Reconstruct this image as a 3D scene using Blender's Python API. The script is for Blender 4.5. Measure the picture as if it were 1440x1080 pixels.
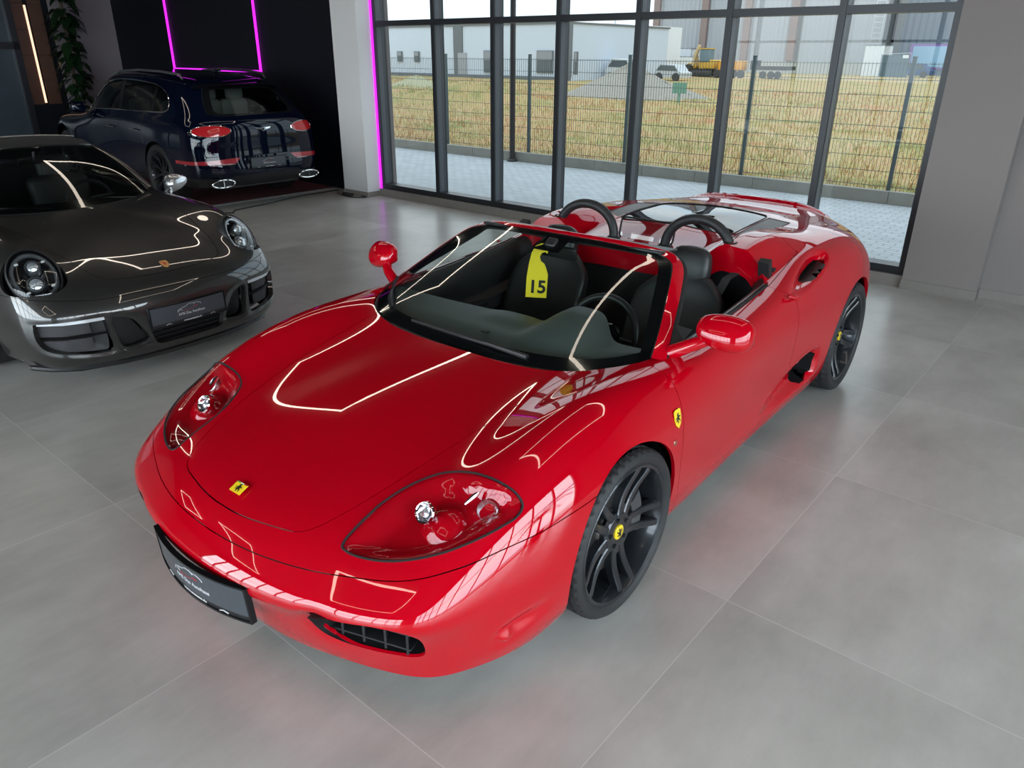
import bpy, math, random
import numpy as np
from mathutils import Vector, Matrix
random.seed(7)
for _o in list(bpy.data.objects): bpy.data.objects.remove(_o)
SC = bpy.context.scene
COL = SC.collection
PI = math.pi
# ------------------------------------------------------------------ camera, world, exposure
# world frame = frame of the red car: +X its nose, +Y its left side, origin under its front axle
CAM_P = Vector((1.99995, 1.98097, 1.89447))
_r = Vector((-0.62145263, 0.7834265, 0.00628802)); _u = Vector((-0.31307135, -0.25568505, 0.91466469)); _w = Vector((-0.71818031, -0.56645218, -0.40416454))
cam_data = bpy.data.cameras.new('camera')
cam_data.sensor_width = 36.0
cam_data.lens = 36.0 * 1046.97 / 1440.0
cam_data.clip_start = 0.05; cam_data.clip_end = 3000
cam = bpy.data.objects.new('camera', cam_data); COL.objects.link(cam)
cam.matrix_world = Matrix(((_r.x, _u.x, -_w.x, CAM_P.x), (_r.y, _u.y, -_w.y, CAM_P.y), (_r.z, _u.z, -_w.z, CAM_P.z), (0, 0, 0, 1)))
SC.camera = cam
SC.view_settings.view_transform = 'Standard'
SC.view_settings.look = 'None'
SC.view_settings.gamma = 1.0
SC.view_settings.use_curve_mapping = False
SC.view_settings.exposure = EXPOSURE = 0.2
SC.cycles.use_denoising = True
SC.cycles.max_bounces = 8
SC.cycles.transparent_max_bounces = 16
SC.cycles.sample_clamp_indirect = 6.0
SC.cycles.caustics_reflective = False; SC.cycles.caustics_refractive = False
# the showroom grid is turned against the car: room coordinates -> world
ROOM_ROT = 1.5397176752766808
_c, _s = math.cos(ROOM_ROT), math.sin(ROOM_ROT)
ROOM_LOC = Vector((_c*1.2175428515821363 - _s*0.3248165792304016, _s*1.2175428515821363 + _c*0.3248165792304016, 0))
def rw(x, y, z=0.0):
    return Vector((_c*x - _s*y + ROOM_LOC.x, _s*x + _c*y + ROOM_LOC.y, z))
# ---- daylight: overcast sky
world = bpy.data.worlds.new('overcast_sky'); SC.world = world; world.use_nodes = True
_nt = world.node_tree; _nt.nodes.clear()
_out = _nt.nodes.new('ShaderNodeOutputWorld'); _bg = _nt.nodes.new('ShaderNodeBackground')
_tc = _nt.nodes.new('ShaderNodeTexCoord'); _mp = _nt.nodes.new('ShaderNodeMapping'); _mp.inputs['Scale'].default_value = (1.0, 1.0, 3.5)
_no = _nt.nodes.new('ShaderNodeTexNoise'); _no.inputs['Scale'].default_value = 2.2; _no.inputs['Detail'].default_value = 6
_rp = _nt.nodes.new('ShaderNodeValToRGB')
_rp.color_ramp.elements[0].position = 0.35; _rp.color_ramp.elements[0].color = (0.56, 0.74, 0.88, 1)
_rp.color_ramp.elements[1].position = 0.62; _rp.color_ramp.elements[1].color = (0.90, 0.97, 1.0, 1)
_nt.links.new(_tc.outputs['Generated'], _mp.inputs[0]); _nt.links.new(_mp.outputs[0], _no.inputs[0]); _nt.links.new(_no.outputs[0], _rp.inputs[0])
_nt.links.new(_rp.outputs[0], _bg.inputs[0]); _bg.inputs[1].default_value = SKY_STRENGTH = 9.0
_nt.links.new(_bg.outputs[0], _out.inputs[0])
def portal(name, x, y, z, w, h, nx, ny):
    """sampling portal in a glazed front of the hall: gives no light of its own, only steers the sky light (room coordinates)"""
    l = bpy.data.lights.new(name, 'AREA'); l.shape = 'RECTANGLE'; l.size = w; l.size_y = h
    l.cycles.is_portal = True
    o = bpy.data.objects.new(name, l); COL.objects.link(o)
    o.location = rw(x, y, z)
    o.rotation_euler = Vector(rw(nx, ny, 0) - rw(0, 0, 0)).to_track_quat('-Z', 'Z').to_euler()
    return o
portal('window_daylight', -4.2, 5.3, 2.2, 7.2, 4.2, 0, -1)
portal('side_daylight', 5.6, -2.6, 2.0, 10.6, 3.4, -1, 0)
portal('rear_daylight', -3.0, -9.6, 2.0, 12.0, 3.4, 0, 1)

# ------------------------------------------------------------------ materials
MATS = {}
def mat(name, color=(0.5, 0.5, 0.5), rough=0.5, metal=0.0, coat=0.0, coat_rough=0.02, spec=0.5, emit=None, estr=0.0, trans=0.0, ior=1.5, alpha=1.0, bump=None, noise=None, sheen=0.0):
    """noise = (scale, other colour, detail); bump = (scale, strength)"""
    if name in MATS: return MATS[name]
    m = bpy.data.materials.new(name); m.use_nodes = True; MATS[name] = m
    nt = m.node_tree; b = nt.nodes['Principled BSDF']
    b.inputs['Base Color'].default_value = (*color, 1); b.inputs['Roughness'].default_value = rough
    b.inputs['Metallic'].default_value = metal; b.inputs['Coat Weight'].default_value = coat; b.inputs['Coat Roughness'].default_value = coat_rough
    b.inputs['Specular IOR Level'].default_value = spec; b.inputs['Transmission Weight'].default_value = trans; b.inputs['IOR'].default_value = ior
    b.inputs['Alpha'].default_value = alpha; b.inputs['Sheen Weight'].default_value = sheen
    if emit: b.inputs['Emission Color'].default_value = (*emit, 1); b.inputs['Emission Strength'].default_value = estr
    if noise or bump:
        tc = nt.nodes.new('ShaderNodeTexCoord')
    if noise:
        n = nt.nodes.new('ShaderNodeTexNoise'); n.inputs['Scale'].default_value = noise[0]; n.inputs['Detail'].default_value = noise[2] if len(noise) > 2 else 5
        mx = nt.nodes.new('ShaderNodeMix'); mx.data_type = 'RGBA'; mx.inputs[6].default_value = (*color, 1); mx.inputs[7].default_value = (*noise[1], 1)
        nt.links.new(tc.outputs['Object'], n.inputs['Vector']); nt.links.new(n.outputs[0], mx.inputs[0]); nt.links.new(mx.outputs[2], b.inputs['Base Color'])
    if bump:
        n = nt.nodes.new('ShaderNodeTexNoise'); n.inputs['Scale'].default_value = bump[0]; n.inputs['Detail'].default_value = 3
        bp = nt.nodes.new('ShaderNodeBump'); bp.inputs['Strength'].default_value = bump[1]; bp.inputs['Distance'].default_value = 0.002
        nt.links.new(tc.outputs['Object'], n.inputs['Vector']); nt.links.new(n.outputs[0], bp.inputs['Height']); nt.links.new(bp.outputs[0], b.inputs['Normal'])
    return m
def glass_mat(name, tint, refl_rough=0.0, ior=1.5, refl=1.0):
    """thin pane: clear see-through tinted glass with a mirror film"""
    if name in MATS: return MATS[name]
    m = bpy.data.materials.new(name); m.use_nodes = True; MATS[name] = m
    nt = m.node_tree; nt.nodes.clear()
    o = nt.nodes.new('ShaderNodeOutputMaterial'); mx = nt.nodes.new('ShaderNodeMixShader'); t = nt.nodes.new('ShaderNodeBsdfTransparent'); g = nt.nodes.new('ShaderNodeBsdfGlossy')
    t.inputs[0].default_value = (*tint, 1); g.inputs['Roughness'].default_value = refl_rough; g.inputs[0].default_value = (refl, refl, refl, 1)
    f = nt.nodes.new('ShaderNodeFresnel'); ge = nt.nodes.new('ShaderNodeNewGeometry'); mr = nt.nodes.new('ShaderNodeMapRange')
    # the same reflectance from either side of the pane
    mr.inputs[3].default_value = ior; mr.inputs[4].default_value = 1/ior; nt.links.new(ge.outputs['Backfacing'], mr.inputs[0]); nt.links.new(mr.outputs[0], f.inputs[0])
    nt.links.new(f.outputs[0], mx.inputs[0]); nt.links.new(t.outputs[0], mx.inputs[1]); nt.links.new(g.outputs[0], mx.inputs[2]); nt.links.new(mx.outputs[0], o.inputs[0])
    return m
def paint(name, color, metal=0.0, rough=0.35, fleck=None):
    m = mat(name, color, rough=rough, metal=metal, coat=1.0, coat_rough=0.012, spec=0.1, noise=fleck)
    m.node_tree.nodes['Principled BSDF'].inputs['Coat IOR'].default_value = 1.62; return m
# ------------------------------------------------------------------ geometry collector
class G:
    def __init__(s): s.V = []; s.F = []
    def add(s, V, F):
        n = len(s.V); s.V += [tuple(map(float, v)) for v in V]; s.F += [tuple(i + n for i in f) for f in F]; return s
    def box(s, c, d, rot=None, bevel=0.0):
        x, y, z = d[0]/2, d[1]/2, d[2]/2
        P = [Vector((a*x, b*y, e*z)) for a in (-1, 1) for b in (-1, 1) for e in (-1, 1)]
        if rot is not None: P = [rot @ p for p in P]
        P = [p + Vector(c) for p in P]
        return s.add(P, [(0, 1, 3, 2), (4, 6, 7, 5), (0, 4, 5, 1), (2, 3, 7, 6), (0, 2, 6, 4), (1, 5, 7, 3)])
    def bx(s, x0, x1, y0, y1, z0, z1): return s.box(((x0+x1)/2, (y0+y1)/2, (z0+z1)/2), (abs(x1-x0), abs(y1-y0), abs(z1-z0)))
    def rbox(s, c, d, r=0.01, n=3, rot=None):
        """box with rounded edges: superellipsoid-like grid"""
        P = []; F = []; N = 4*(n+1)
        prof = []
        rz = min(r, d[2]/2*0.99)
        for k in range(n+1):
            a = -PI/2 + (PI/2)*k/n; prof.append((1 - math.cos(a), -d[2]/2 + rz + rz*math.sin(a)))
        for k in range(n+1):
            a = (PI/2)*k/n; prof.append((1 - math.cos(a), d[2]/2 - rz + rz*math.sin(a)))
        for (ins, z) in prof:
            o = ins*rz; hx, hy = d[0]/2 - o, d[1]/2 - o; rr = max(min(r, hx, hy), 1e-5)
            for q, (sx, sy) in enumerate(((1, 1), (-1, 1), (-1, -1), (1, -1))):
                for k in range(n+1):
                    a = q*PI/2 + (PI/2)*k/n
                    P.append(Vector((sx*(hx-rr) + rr*math.cos(a), sy*(hy-rr) + rr*math.sin(a), z)))
        L = len(prof)
        for i in range(L-1):
            for j in range(N): F.append((i*N+j, i*N+(j+1) % N, (i+1)*N+(j+1) % N, (i+1)*N+j))
        F.append(tuple(range(N))[::-1]); F.append(tuple((L-1)*N+j for j in range(N)))
        if rot is not None: P = [rot @ p for p in P]
        return s.add([p + Vector(c) for p in P], F)
    def tube(s, pts, r, n=10, closed=False, caps=True):
        pts = [Vector(p) for p in pts]; m = len(pts); rr = r if isinstance(r, (list, tuple)) else [r]*m
        P = []; F = []; up = None
        for i, p in enumerate(pts):
            a = pts[(i-1) % m] if (closed or i > 0) else p; b = pts[(i+1) % m] if (closed or i < m-1) else p
            t = (b - a).normalized()
            if up is None: up = Vector((0, 0, 1)) if abs(t.z) < 0.9 else Vector((1, 0, 0))
            x = t.cross(up); 
            if x.length < 1e-6: x = t.orthogonal()
            x.normalize(); up = x.cross(t).normalized()
            for k in range(n):
                an = 2*PI*k/n; P.append(p + (x*math.cos(an) + up*math.sin(an))*rr[i])
        for i in range(m if closed else m-1):
            for k in range(n):
                a, b = i*n+k, i*n+(k+1) % n; c, d = ((i+1) % m)*n+(k+1) % n, ((i+1) % m)*n+k
                F.append((a, b, c, d))
        if caps and not closed: F.append(tuple(range(n))[::-1]); F.append(tuple((m-1)*n+k for k in range(n)))
        return s.add(P, F)
    def lathe(s, prof, n=48, axis='Z', c=(0, 0, 0), rot=None, closed=False):
        """prof: (radius, height) list turned about an axis through c"""
        P = []; F = []; m = len(prof)
        for (r, h) in prof:
            for k in range(n):
                a = 2*PI*k/n; x, y = r*math.cos(a), r*math.sin(a)
                P.append(Vector({'Z': (x, y, h), 'Y': (x, h, y), 'X': (h, x, y)}[axis]))
        for i in range(m if closed else m-1):
            j = (i+1) % m
            for k in range(n): F.append((i*n+k, i*n+(k+1) % n, j*n+(k+1) % n, j*n+k))
        if rot is not None: P = [rot @ p for p in P]
        return s.add([p + Vector(c) for p in P], F)
    def prism(s, pts, h, M=None):
        """2D polygon extruded along +z by h, then moved by matrix M"""
        n = len(pts); P = [Vector((p[0], p[1], 0)) for p in pts] + [Vector((p[0], p[1], h)) for p in pts]
        if M is not None: P = [M @ p for p in P]
        return s.add(P, [tuple(range(n))[::-1], tuple(range(n, 2*n))] + [(i, (i+1) % n, (i+1) % n + n, i + n) for i in range(n)])
    def grid(s, R, closed_u=False):
        """R: list of rows of points"""
        n = len(R[0]); P = [p for row in R for p in row]; F = []
        for i in range(len(R) - (0 if closed_u else 1)):
            j = (i+1) % len(R)
            for k in range(n-1): F.append((i*n+k, i*n+k+1, j*n+k+1, j*n+k))
        return s.add(P, F)
    def xf(s, M): s.V = [tuple(M @ Vector(v)) for v in s.V]; return s
    def merge(s, o): return s.add(o.V, o.F)
def mk(name, g, m, parent=None, smooth=True, angle=35, normals=None, fix=True):
    me = bpy.data.meshes.new(name); me.from_pydata(g.V, [], g.F); me.update()
    o = bpy.data.objects.new(name, me); COL.objects.link(o)
    if isinstance(m, (list, tuple)):
        for q in m: me.materials.append(q)
    else: me.materials.append(m)
    if fix:
        import bmesh
        b = bmesh.new(); b.from_mesh(me); bmesh.ops.recalc_face_normals(b, faces=b.faces); b.to_mesh(me); b.free()
    if smooth:
        me.shade_smooth()
        if normals is not None: me.normals_split_custom_set_from_vertices(normals)
        elif angle: me.set_sharp_from_angle(angle=math.radians(angle))
    if parent is not None: o.parent = parent
    return o
def thing(name, label, cat, loc=(0, 0, 0), rotz=0.0, group=None):
    o = bpy.data.objects.new(name, None); COL.objects.link(o); o.empty_display_size = 0.1
    o.location = loc; o.rotation_euler = (0, 0, rotz)
    o['label'] = label; o['category'] = cat
    if group: o['group'] = group
    return o
def tag(o, label, cat, group=None, kind=None):
    o['label'] = label; o['category'] = cat
    if group: o['group'] = group
    if kind: o['kind'] = kind
    return o
def struct(o): o['kind'] = 'structure'; return o
def in_room(o):
    """place an object built in room coordinates"""
    o.rotation_euler = (0, 0, ROOM_ROT); o.location = ROOM_LOC; return o
# ------------------------------------------------------------------ spline master surface and clipping
def _basis(n, per):
    T = np.linspace(0, n-1, (n-1)*per+1); M = np.zeros((len(T), n+2))
    for k, t in enumerate(T):
        i = min(int(t), n-2); s = t - i
        for j, b in enumerate(((1-s)**3/6, (3*s**3-6*s*s+4)/6, (-3*s**3+3*s*s+3*s+1)/6, s**3/6)): M[k, i+j] += b
    return T, M
_MY = np.array([1.0, -1.0, 1.0])
def ring_surface(cols, pu=10, pv=10, iters=2, mir=True):
    """half body from rings (rows) and sections (columns); the first and last columns lie on the centre plane"""
    D = np.array(cols, float); NC, NR = D.shape[:2]
    def ext_u(X): return np.concatenate([(X[1]*_MY if mir else 2*X[0]-X[1])[None], X, (X[-2]*_MY if mir else 2*X[-1]-X[-2])[None]])
    def ext_v(X): return np.concatenate([2*X[:, :1]-X[:, 1:2], X, 2*X[:, -1:]-X[:, -2:-1]], axis=1)
    C = D.copy()
    for _ in range(iters):
        Gx = ext_u(C); A = (Gx[:-2]+4*Gx[1:-1]+Gx[2:])/6
        Gy = ext_v(A); A = (Gy[:, :-2]+4*Gy[:, 1:-1]+Gy[:, 2:])/6
        C = C + (D - A)
    U, MU = _basis(NC, pu); Vv, MV = _basis(NR, pv)
    S = np.einsum('ku,urc->krc', MU, ext_u(C)); S = np.einsum('lv,kvc->klc', MV, ext_v(S))
    return S, U, Vv
def grid_normals(S):
    du = np.gradient(S, axis=0); dv = np.gradient(S, axis=1); n = np.cross(du, dv)
    l = np.linalg.norm(n, axis=2, keepdims=True); return n/np.maximum(l, 1e-12)
class Sh:
    """clippable sheet: V positions, A = (u, v, nx, ny, nz), F polygons"""
    def __init__(s, V, A, F): s.V, s.A, s.F = V, A, F
    @staticmethod
    def from_grid(S, U, Vv, flip=False):
        n = grid_normals(S); n = -n if flip else n
        a, b = S.shape[:2]; uu, vv = np.meshgrid(U, Vv, indexing='ij')
        A = np.concatenate([uu[..., None], vv[..., None], n], axis=2).reshape(-1, 5)
        i = (np.arange(a-1)[:, None]*b + np.arange(b-1)[None, :]).ravel()
        F = [tuple(q) for q in np.stack([i, i+b, i+b+1, i+1], 1).tolist()]
        return Sh(S.reshape(-1, 3).copy(), A, F)
    def clip(s, f):
        """keep the part where f <= 0 (f per vertex)"""
        V, A = s.V, s.A; ins = f <= 0; nV = []; nA = []; cache = {}; base = len(V); F = []
        insl = ins.tolist()
        for fc in s.F:
            k = [insl[i] for i in fc]
            if all(k): F.append(fc); continue
            if not any(k): continue
            out = []
            for q in range(len(fc)):
                i, j = fc[q], fc[(q+1) % len(fc)]
                if insl[i]: out.append(i)
                if insl[i] != insl[j]:
                    key = (i, j) if i < j else (j, i)
                    if key not in cache:
                        a, b = key; t = f[a]/(f[a]-f[b]); t = min(max(t, 1e-4), 1-1e-4)
                        nV.append(V[a]*(1-t)+V[b]*t); nA.append(A[a]*(1-t)+A[b]*t); cache[key] = base+len(nV)-1
                    out.append(cache[key])
            if len(out) >= 3: F.append(tuple(out))
        if nV: V = np.concatenate([V, np.array(nV)]); A = np.concatenate([A, np.array(nA)])
        used = sorted({i for fc in F for i in fc})
        if not used: return Sh(np.zeros((0, 3)), np.zeros((0, 5)), [])
        remap = np.full(len(V), -1); remap[used] = np.arange(len(used)); rl = remap.tolist()
        return Sh(V[used], A[used], [tuple(rl[i] for i in fc) for fc in F])
    def split(s, fn, gap=0.0018):
        """fn(sheet) -> signed distance; returns inside and outside parts with a seam between them"""
        return s.clip(fn(s)+gap), s.clip(-fn(s)+gap)
    def copy(s): return Sh(s.V.copy(), s.A.copy(), list(s.F))
    def mirror(s):
        V = s.V*_MY; A = s.A.copy(); A[:, 3] *= -1
        return Sh(V, A, [f[::-1] for f in s.F])
    def both(s):
        """sheet plus its mirror, welded on the centre plane"""
        m = s.mirror(); n = len(s.V); on = np.abs(s.V[:, 1]) < 1e-4
        idx = np.where(on, np.arange(n), np.arange(n)+n).tolist()
        return Sh(np.concatenate([s.V, m.V]), np.concatenate([s.A, m.A]), s.F + [tuple(idx[i] for i in f) for f in m.F])
    def offset(s, d): return Sh(s.V + s.A[:, 2:5]*(d if np.isscalar(d) else d[:, None]), s.A.copy(), list(s.F))
    def bounds(s):
        cnt = {}
        for f in s.F:
            for q in range(len(f)):
                i, j = f[q], f[(q+1) % len(f)]; key = (i, j) if i < j else (j, i)
                cnt[key] = None if key in cnt else (i, j)
        return [e for e in cnt.values() if e]
    def flange(s, depth=0.014, where=None, vec=None, steps=1):
        """turned-in edge: boundary edges get a strip going inwards"""
        E = [e for e in s.bounds() if not (abs(s.V[e[0], 1]) < 2e-4 and abs(s.V[e[1], 1]) < 2e-4)]
        if where is not None: E = [e for e in E if where(s.V[e[0]]) and where(s.V[e[1]])]
        V = [v for v in s.V]; A = [a for a in s.A]; F = list(s.F); mp = {}
        for i, j in E:
            for k in (i, j):
                if k not in mp:
                    n = s.A[k, 2:5]; d = -n*depth if vec is None else np.array(vec)
                    a = s.A[k].copy(); a[2:5] = 0
                    V.append(s.V[k]); A.append(a); V.append(s.V[k]+d); A.append(a.copy()); mp[k] = len(V)-2
            F.append((mp[i], mp[i]+1, mp[j]+1, mp[j]))
        return Sh(np.array(V), np.array(A), F)
    def mk(s, name, m, parent=None):
        g = G(); g.V = s.V.tolist(); g.F = s.F
        n = s.A[:, 2:5]; l = np.linalg.norm(n, axis=1, keepdims=True); n = np.where(l > 1e-9, n/np.maximum(l, 1e-9), 0)
        return mk(name, g, m, parent, normals=n.tolist(), fix=False)
def renormal(sh):
    """recompute vertex normals of a sheet from its faces (after displacement), keeping the outward side"""
    V = sh.V; N = np.zeros_like(V)
    for f in sh.F:
        a, b, c = V[f[0]], V[f[1]], V[f[2]]
        n = np.cross(b-a, c-a)
        if len(f) > 3: n = n + np.cross(c-a, V[f[3]]-a)
        for i in f: N[i] += n
    l = np.linalg.norm(N, axis=1, keepdims=True); N = N/np.maximum(l, 1e-15)
    sgn = np.sign((N*sh.A[:, 2:5]).sum(1, keepdims=True)); sgn[sgn == 0] = 1
    sh.A[:, 2:5] = N*sgn; return sh
def poly_dist(P, poly, closed=True):
    """distance of points P (n,k) to a polyline (m,k)"""
    P = np.asarray(P); poly = np.asarray(poly, float); best = np.full(len(P), 1e9); m = len(poly)
    for i in range(m if closed else m-1):
        a = poly[i]; b = poly[(i+1) % m]; d = b-a; L = (d*d).sum()
        t = np.clip(((P-a)@d)/max(L, 1e-12), 0, 1)
        best = np.minimum(best, np.linalg.norm(P-(a+t[:, None]*d), axis=1))
    return best
def poly_in(P, poly):
    P = np.asarray(P); x, y = P[:, 0], P[:, 1]; ins = np.zeros(len(P), bool); m = len(poly)
    for i in range(m):
        x1, y1 = poly[i]; x2, y2 = poly[(i+1) % m]
        if y1 == y2: continue
        c = ((y1 > y) != (y2 > y)) & (x < (x2-x1)*(y-y1)/(y2-y1)+x1); ins ^= c
    return ins
def sd_poly(P, poly): return np.where(poly_in(P, poly), -1, 1)*poly_dist(P, poly)
def smooth_poly(poly, k=6, closed=True):
    """Catmull-Rom through the points"""
    poly = [np.array(p, float) for p in poly]; n = len(poly); out = []
    for i in range(n if closed else n-1):
        p0 = poly[(i-1) % n] if closed or i > 0 else 2*poly[0]-poly[1]
        p1, p2 = poly[i], poly[(i+1) % n]; p3 = poly[(i+2) % n] if closed or i < n-2 else 2*poly[-1]-poly[-2]
        for q in range(k):
            t = q/k; out.append(0.5*((2*p1)+(-p0+p2)*t+(2*p0-5*p1+4*p2-p3)*t*t+(-p0+3*p1-3*p2+p3)*t**3))
    if not closed: out.append(poly[-1])
    return np.array(out)
def surf_at(S, U, Vv, uv):
    pu = (len(U)-1)/U[-1]; pv = (len(Vv)-1)/Vv[-1]; out = []
    for u, v in uv:
        i, j = u*pu, v*pv; a = min(max(int(i), 0), len(U)-2); b = min(max(int(j), 0), len(Vv)-2); s, t = i-a, j-b
        out.append(S[a, b]*(1-s)*(1-t)+S[a+1, b]*s*(1-t)+S[a, b+1]*(1-s)*t+S[a+1, b+1]*s*t)
    return np.array(out)
def uv_region(S, U, Vv, uv, k=6):
    """signed 3D distance to a closed outline given in surface parameters"""
    p = smooth_poly(uv, k); X = surf_at(S, U, Vv, p)
    def f(sh): return np.where(poly_in(sh.A[:, :2], p), -1, 1)*poly_dist(sh.V, X)
    f.uv = p; f.X = X
    return f
def sstep(a, b, x): t = np.clip((x-a)/(b-a), 0, 1); return t*t*(3-2*t)
def text_obj(name, body, size, m, parent=None, M=None, extrude=0.0004, align='CENTER', bold=False, width=None):
    cu = bpy.data.curves.new(name, 'FONT'); cu.body = body; cu.size = size; cu.extrude = extrude; cu.align_x = align; cu.align_y = 'CENTER'
    if bold: cu.offset = size*0.03
    o = bpy.data.objects.new(name, cu); COL.objects.link(o)
    dg = bpy.context.evaluated_depsgraph_get(); me = bpy.data.meshes.new_from_object(o.evaluated_get(dg)); bpy.data.objects.remove(o)
    if width:
        xs = [v.co.x for v in me.vertices]; w = max(xs)-min(xs)
        if w > 0: me.transform(Matrix.Diagonal((width/w, 1, 1, 1)))
    if M is not None: me.transform(M)
    me.materials.clear(); me.materials.append(m)
    o = bpy.data.objects.new(name, me); COL.objects.link(o)
    if parent is not None: o.parent = parent
    return o
def frame_m(o, x, y):
    """matrix with origin o, local x and y axes; z = x cross y"""
    x = Vector(x).normalized(); y = Vector(y); z = x.cross(y).normalized(); y = z.cross(x)
    return Matrix(((x.x, y.x, z.x, o[0]), (x.y, y.y, z.y, o[1]), (x.z, y.z, z.z, o[2]), (0, 0, 0, 1)))

# ------------------------------------------------------------------ the hall (room coordinates, then turned into place)
def floor_material():
    m = bpy.data.materials.new('floor_tiles'); m.use_nodes = True; nt = m.node_tree; b = nt.nodes['Principled BSDF']; N = nt.nodes.new; L = nt.links.new
    tc = N('ShaderNodeTexCoord'); sp = N('ShaderNodeSeparateXYZ'); L(tc.outputs['Object'], sp.inputs[0])
    def mth(op, a, bb=None, c=None):
        n = N('ShaderNodeMath'); n.operation = op
        for i, v in enumerate((a, bb, c)):
            if v is None: continue
            if isinstance(v, (int, float)): n.inputs[i].default_value = v
            else: L(v, n.inputs[i])
        return n.outputs[0]
    T = 1.2159; masks = []; ids = []
    for ax in (0, 1):
        q = mth('DIVIDE', sp.outputs[ax], T); fr = mth('FRACT', mth('ADD', q, 100.0)); ids.append(mth('FLOOR', mth('ADD', q, 100.0)))
        d = mth('MULTIPLY', mth('MINIMUM', fr, mth('SUBTRACT', 1.0, fr)), T); masks.append(mth('LESS_THAN', d, 0.0016))
    line = mth('MAXIMUM', masks[0], masks[1])
    wn = N('ShaderNodeTexWhiteNoise'); wn.noise_dimensions = '2D'; cb = N('ShaderNodeCombineXYZ'); L(ids[0], cb.inputs[0]); L(ids[1], cb.inputs[1]); L(cb.outputs[0], wn.inputs['Vector'])
    n1 = N('ShaderNodeTexNoise'); n1.inputs['Scale'].default_value = 1.1; n1.inputs['Detail'].default_value = 4; n1.inputs['Roughness'].default_value = .55
    off = N('ShaderNodeVectorMath'); off.operation = 'MULTIPLY_ADD'; off.inputs[1].default_value = (7, 7, 7); L(wn.outputs['Color'], off.inputs[0]); L(tc.outputs['Object'], off.inputs[2]); L(off.outputs[0], n1.inputs['Vector'])
    n2 = N('ShaderNodeTexNoise'); n2.inputs['Scale'].default_value = 9; n2.inputs['Detail'].default_value = 8; n2.inputs['Roughness'].default_value = .7
    st = N('ShaderNodeMapping'); st.inputs['Scale'].default_value = (1.0, .35, 1); L(off.outputs[0], st.inputs[0]); L(st.outputs[0], n2.inputs['Vector'])
    cr = N('ShaderNodeValToRGB'); e = cr.color_ramp.elements; e[0].position = .34; e[0].color = (.34, .325, .297, 1); e[1].position = .66; e[1].color = (.56, .543, .505, 1)
    L(mth('ADD', mth('MULTIPLY', n1.outputs[0], .72), mth('MULTIPLY', n2.outputs[0], .28)), cr.inputs[0])
    hv = N('ShaderNodeHueSaturation'); L(cr.outputs[0], hv.inputs['Color']); L(mth('ADD', mth('MULTIPLY', wn.outputs[0], .10), .95), hv.inputs['Value'])
    mx = N('ShaderNodeMix'); mx.data_type = 'RGBA'; L(line, mx.inputs[0]); L(hv.outputs[0], mx.inputs[6]); mx.inputs[7].default_value = (.60, .585, .55, 1); L(mx.outputs[2], b.inputs['Base Color'])
    L(mth('ADD', mth('MULTIPLY', n2.outputs[0], .05), .26), b.inputs['Roughness'])
    b.inputs['Specular IOR Level'].default_value = .5
    return m
FLOORM = floor_material()
WALLM = mat('painted_wall', (.225, .198, .187), rough=.85, bump=(90, .10))
WALLG = mat('grey_painted_wall', (.22, .19, .20), rough=.85)
DARKW = mat('black_panel_wall', (.0035, .0048, .009), rough=.5, spec=.25)
CEILM = mat('dark_ceiling', (.020, .020, .021), rough=.8)
TRIMM = mat('skirting_tile', (.19, .172, .155), rough=.45, noise=(14, (.24, .22, .20), 5))
FRAMEM = mat('anthracite_frame', (.012, .014, .018), rough=.38)
FRAMEL = mat('anthracite_pale', (.065, .072, .082), rough=.42)
PANE = glass_mat('dimming_glass', (.165, .172, .174), refl=.45)  # dark tint made up to hold back the strong sky outside
MAGENTA = mat('magenta_light', (.02, .0, .02), emit=(.75, .02, .95), estr=1.6)
WARMLED = mat('warm_light', (.1, .08, .06), emit=(1.0, .60, .40), estr=1.5)
def rs(name, g, m, **k): return struct(in_room(mk(name, g, m, smooth=False, **k)))
g = G(); g.bx(-15.4, 5.6, -9.6, 5.2, -.06, 0); rs('floor', g, FLOORM)
g = G(); g.bx(-15.6, 5.8, -9.8, 5.4, 4.30, 4.42); rs('ceiling', g, CEILM)
# window front
WX0, WX1 = -7.79, -.68
MX = [-6.622, -5.620, -4.650, -3.635, -2.646, -1.612]
g = G(); g.bx(WX0, WX1, 4.965, 5.20, 0, .105); rs('trim_1', g, TRIMM)
win = G(); g = win
def frame_bar(x0, x1, z0, z1, y0=4.995, y1=5.17): g.bx(x0, x1, y0, y1, z0, z1)
frame_bar(WX0, WX1, .105, .175); frame_bar(WX0, WX1, 2.235, 2.300, 5.0, 5.14); frame_bar(WX0, WX1, 4.22, 4.30)
frame_bar(WX0+.005, WX0+.075, .17, 4.25); frame_bar(WX1-.06, WX1, .17, 4.25)
for x in MX: frame_bar(x-.030, x+.030, .17, 4.25)
w = rs('window_1', g, FRAMEM)
# thin strips in a paler anthracite on one flank of each mullion
for i, x in enumerate(MX + [WX0+.04]):
    g = G(); g.bx(x+.0305, x+.034, 5.012, 5.135, .18, 4.22) if i < 6 else g.bx(WX0+.0755, WX0+.079, 5.012, 5.135, .18, 4.22)
    q = in_room(mk('mullion_flank_strip', g, FRAMEL, smooth=False)); q.location = (0, 0, 0); q.rotation_euler = (0, 0, 0); q.parent = w
xs = [WX0+.075] + MX + [WX1-.06]
for a, b_ in zip(xs[:-1], xs[1:]):
    for z0, z1 in ((.175, 2.235), (2.30, 4.22)):
        g = G(); a2, b2 = a + (.03 if a in MX else 0), b_ - (.03 if b_ in MX else 0)
        g.add([(a2, 5.09, z0), (b2, 5.09, z0), (b2, 5.09, z1), (a2, 5.09, z1)], [(0, 1, 2, 3)]); mk('window_pane', g, PANE, w, smooth=False)
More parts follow.
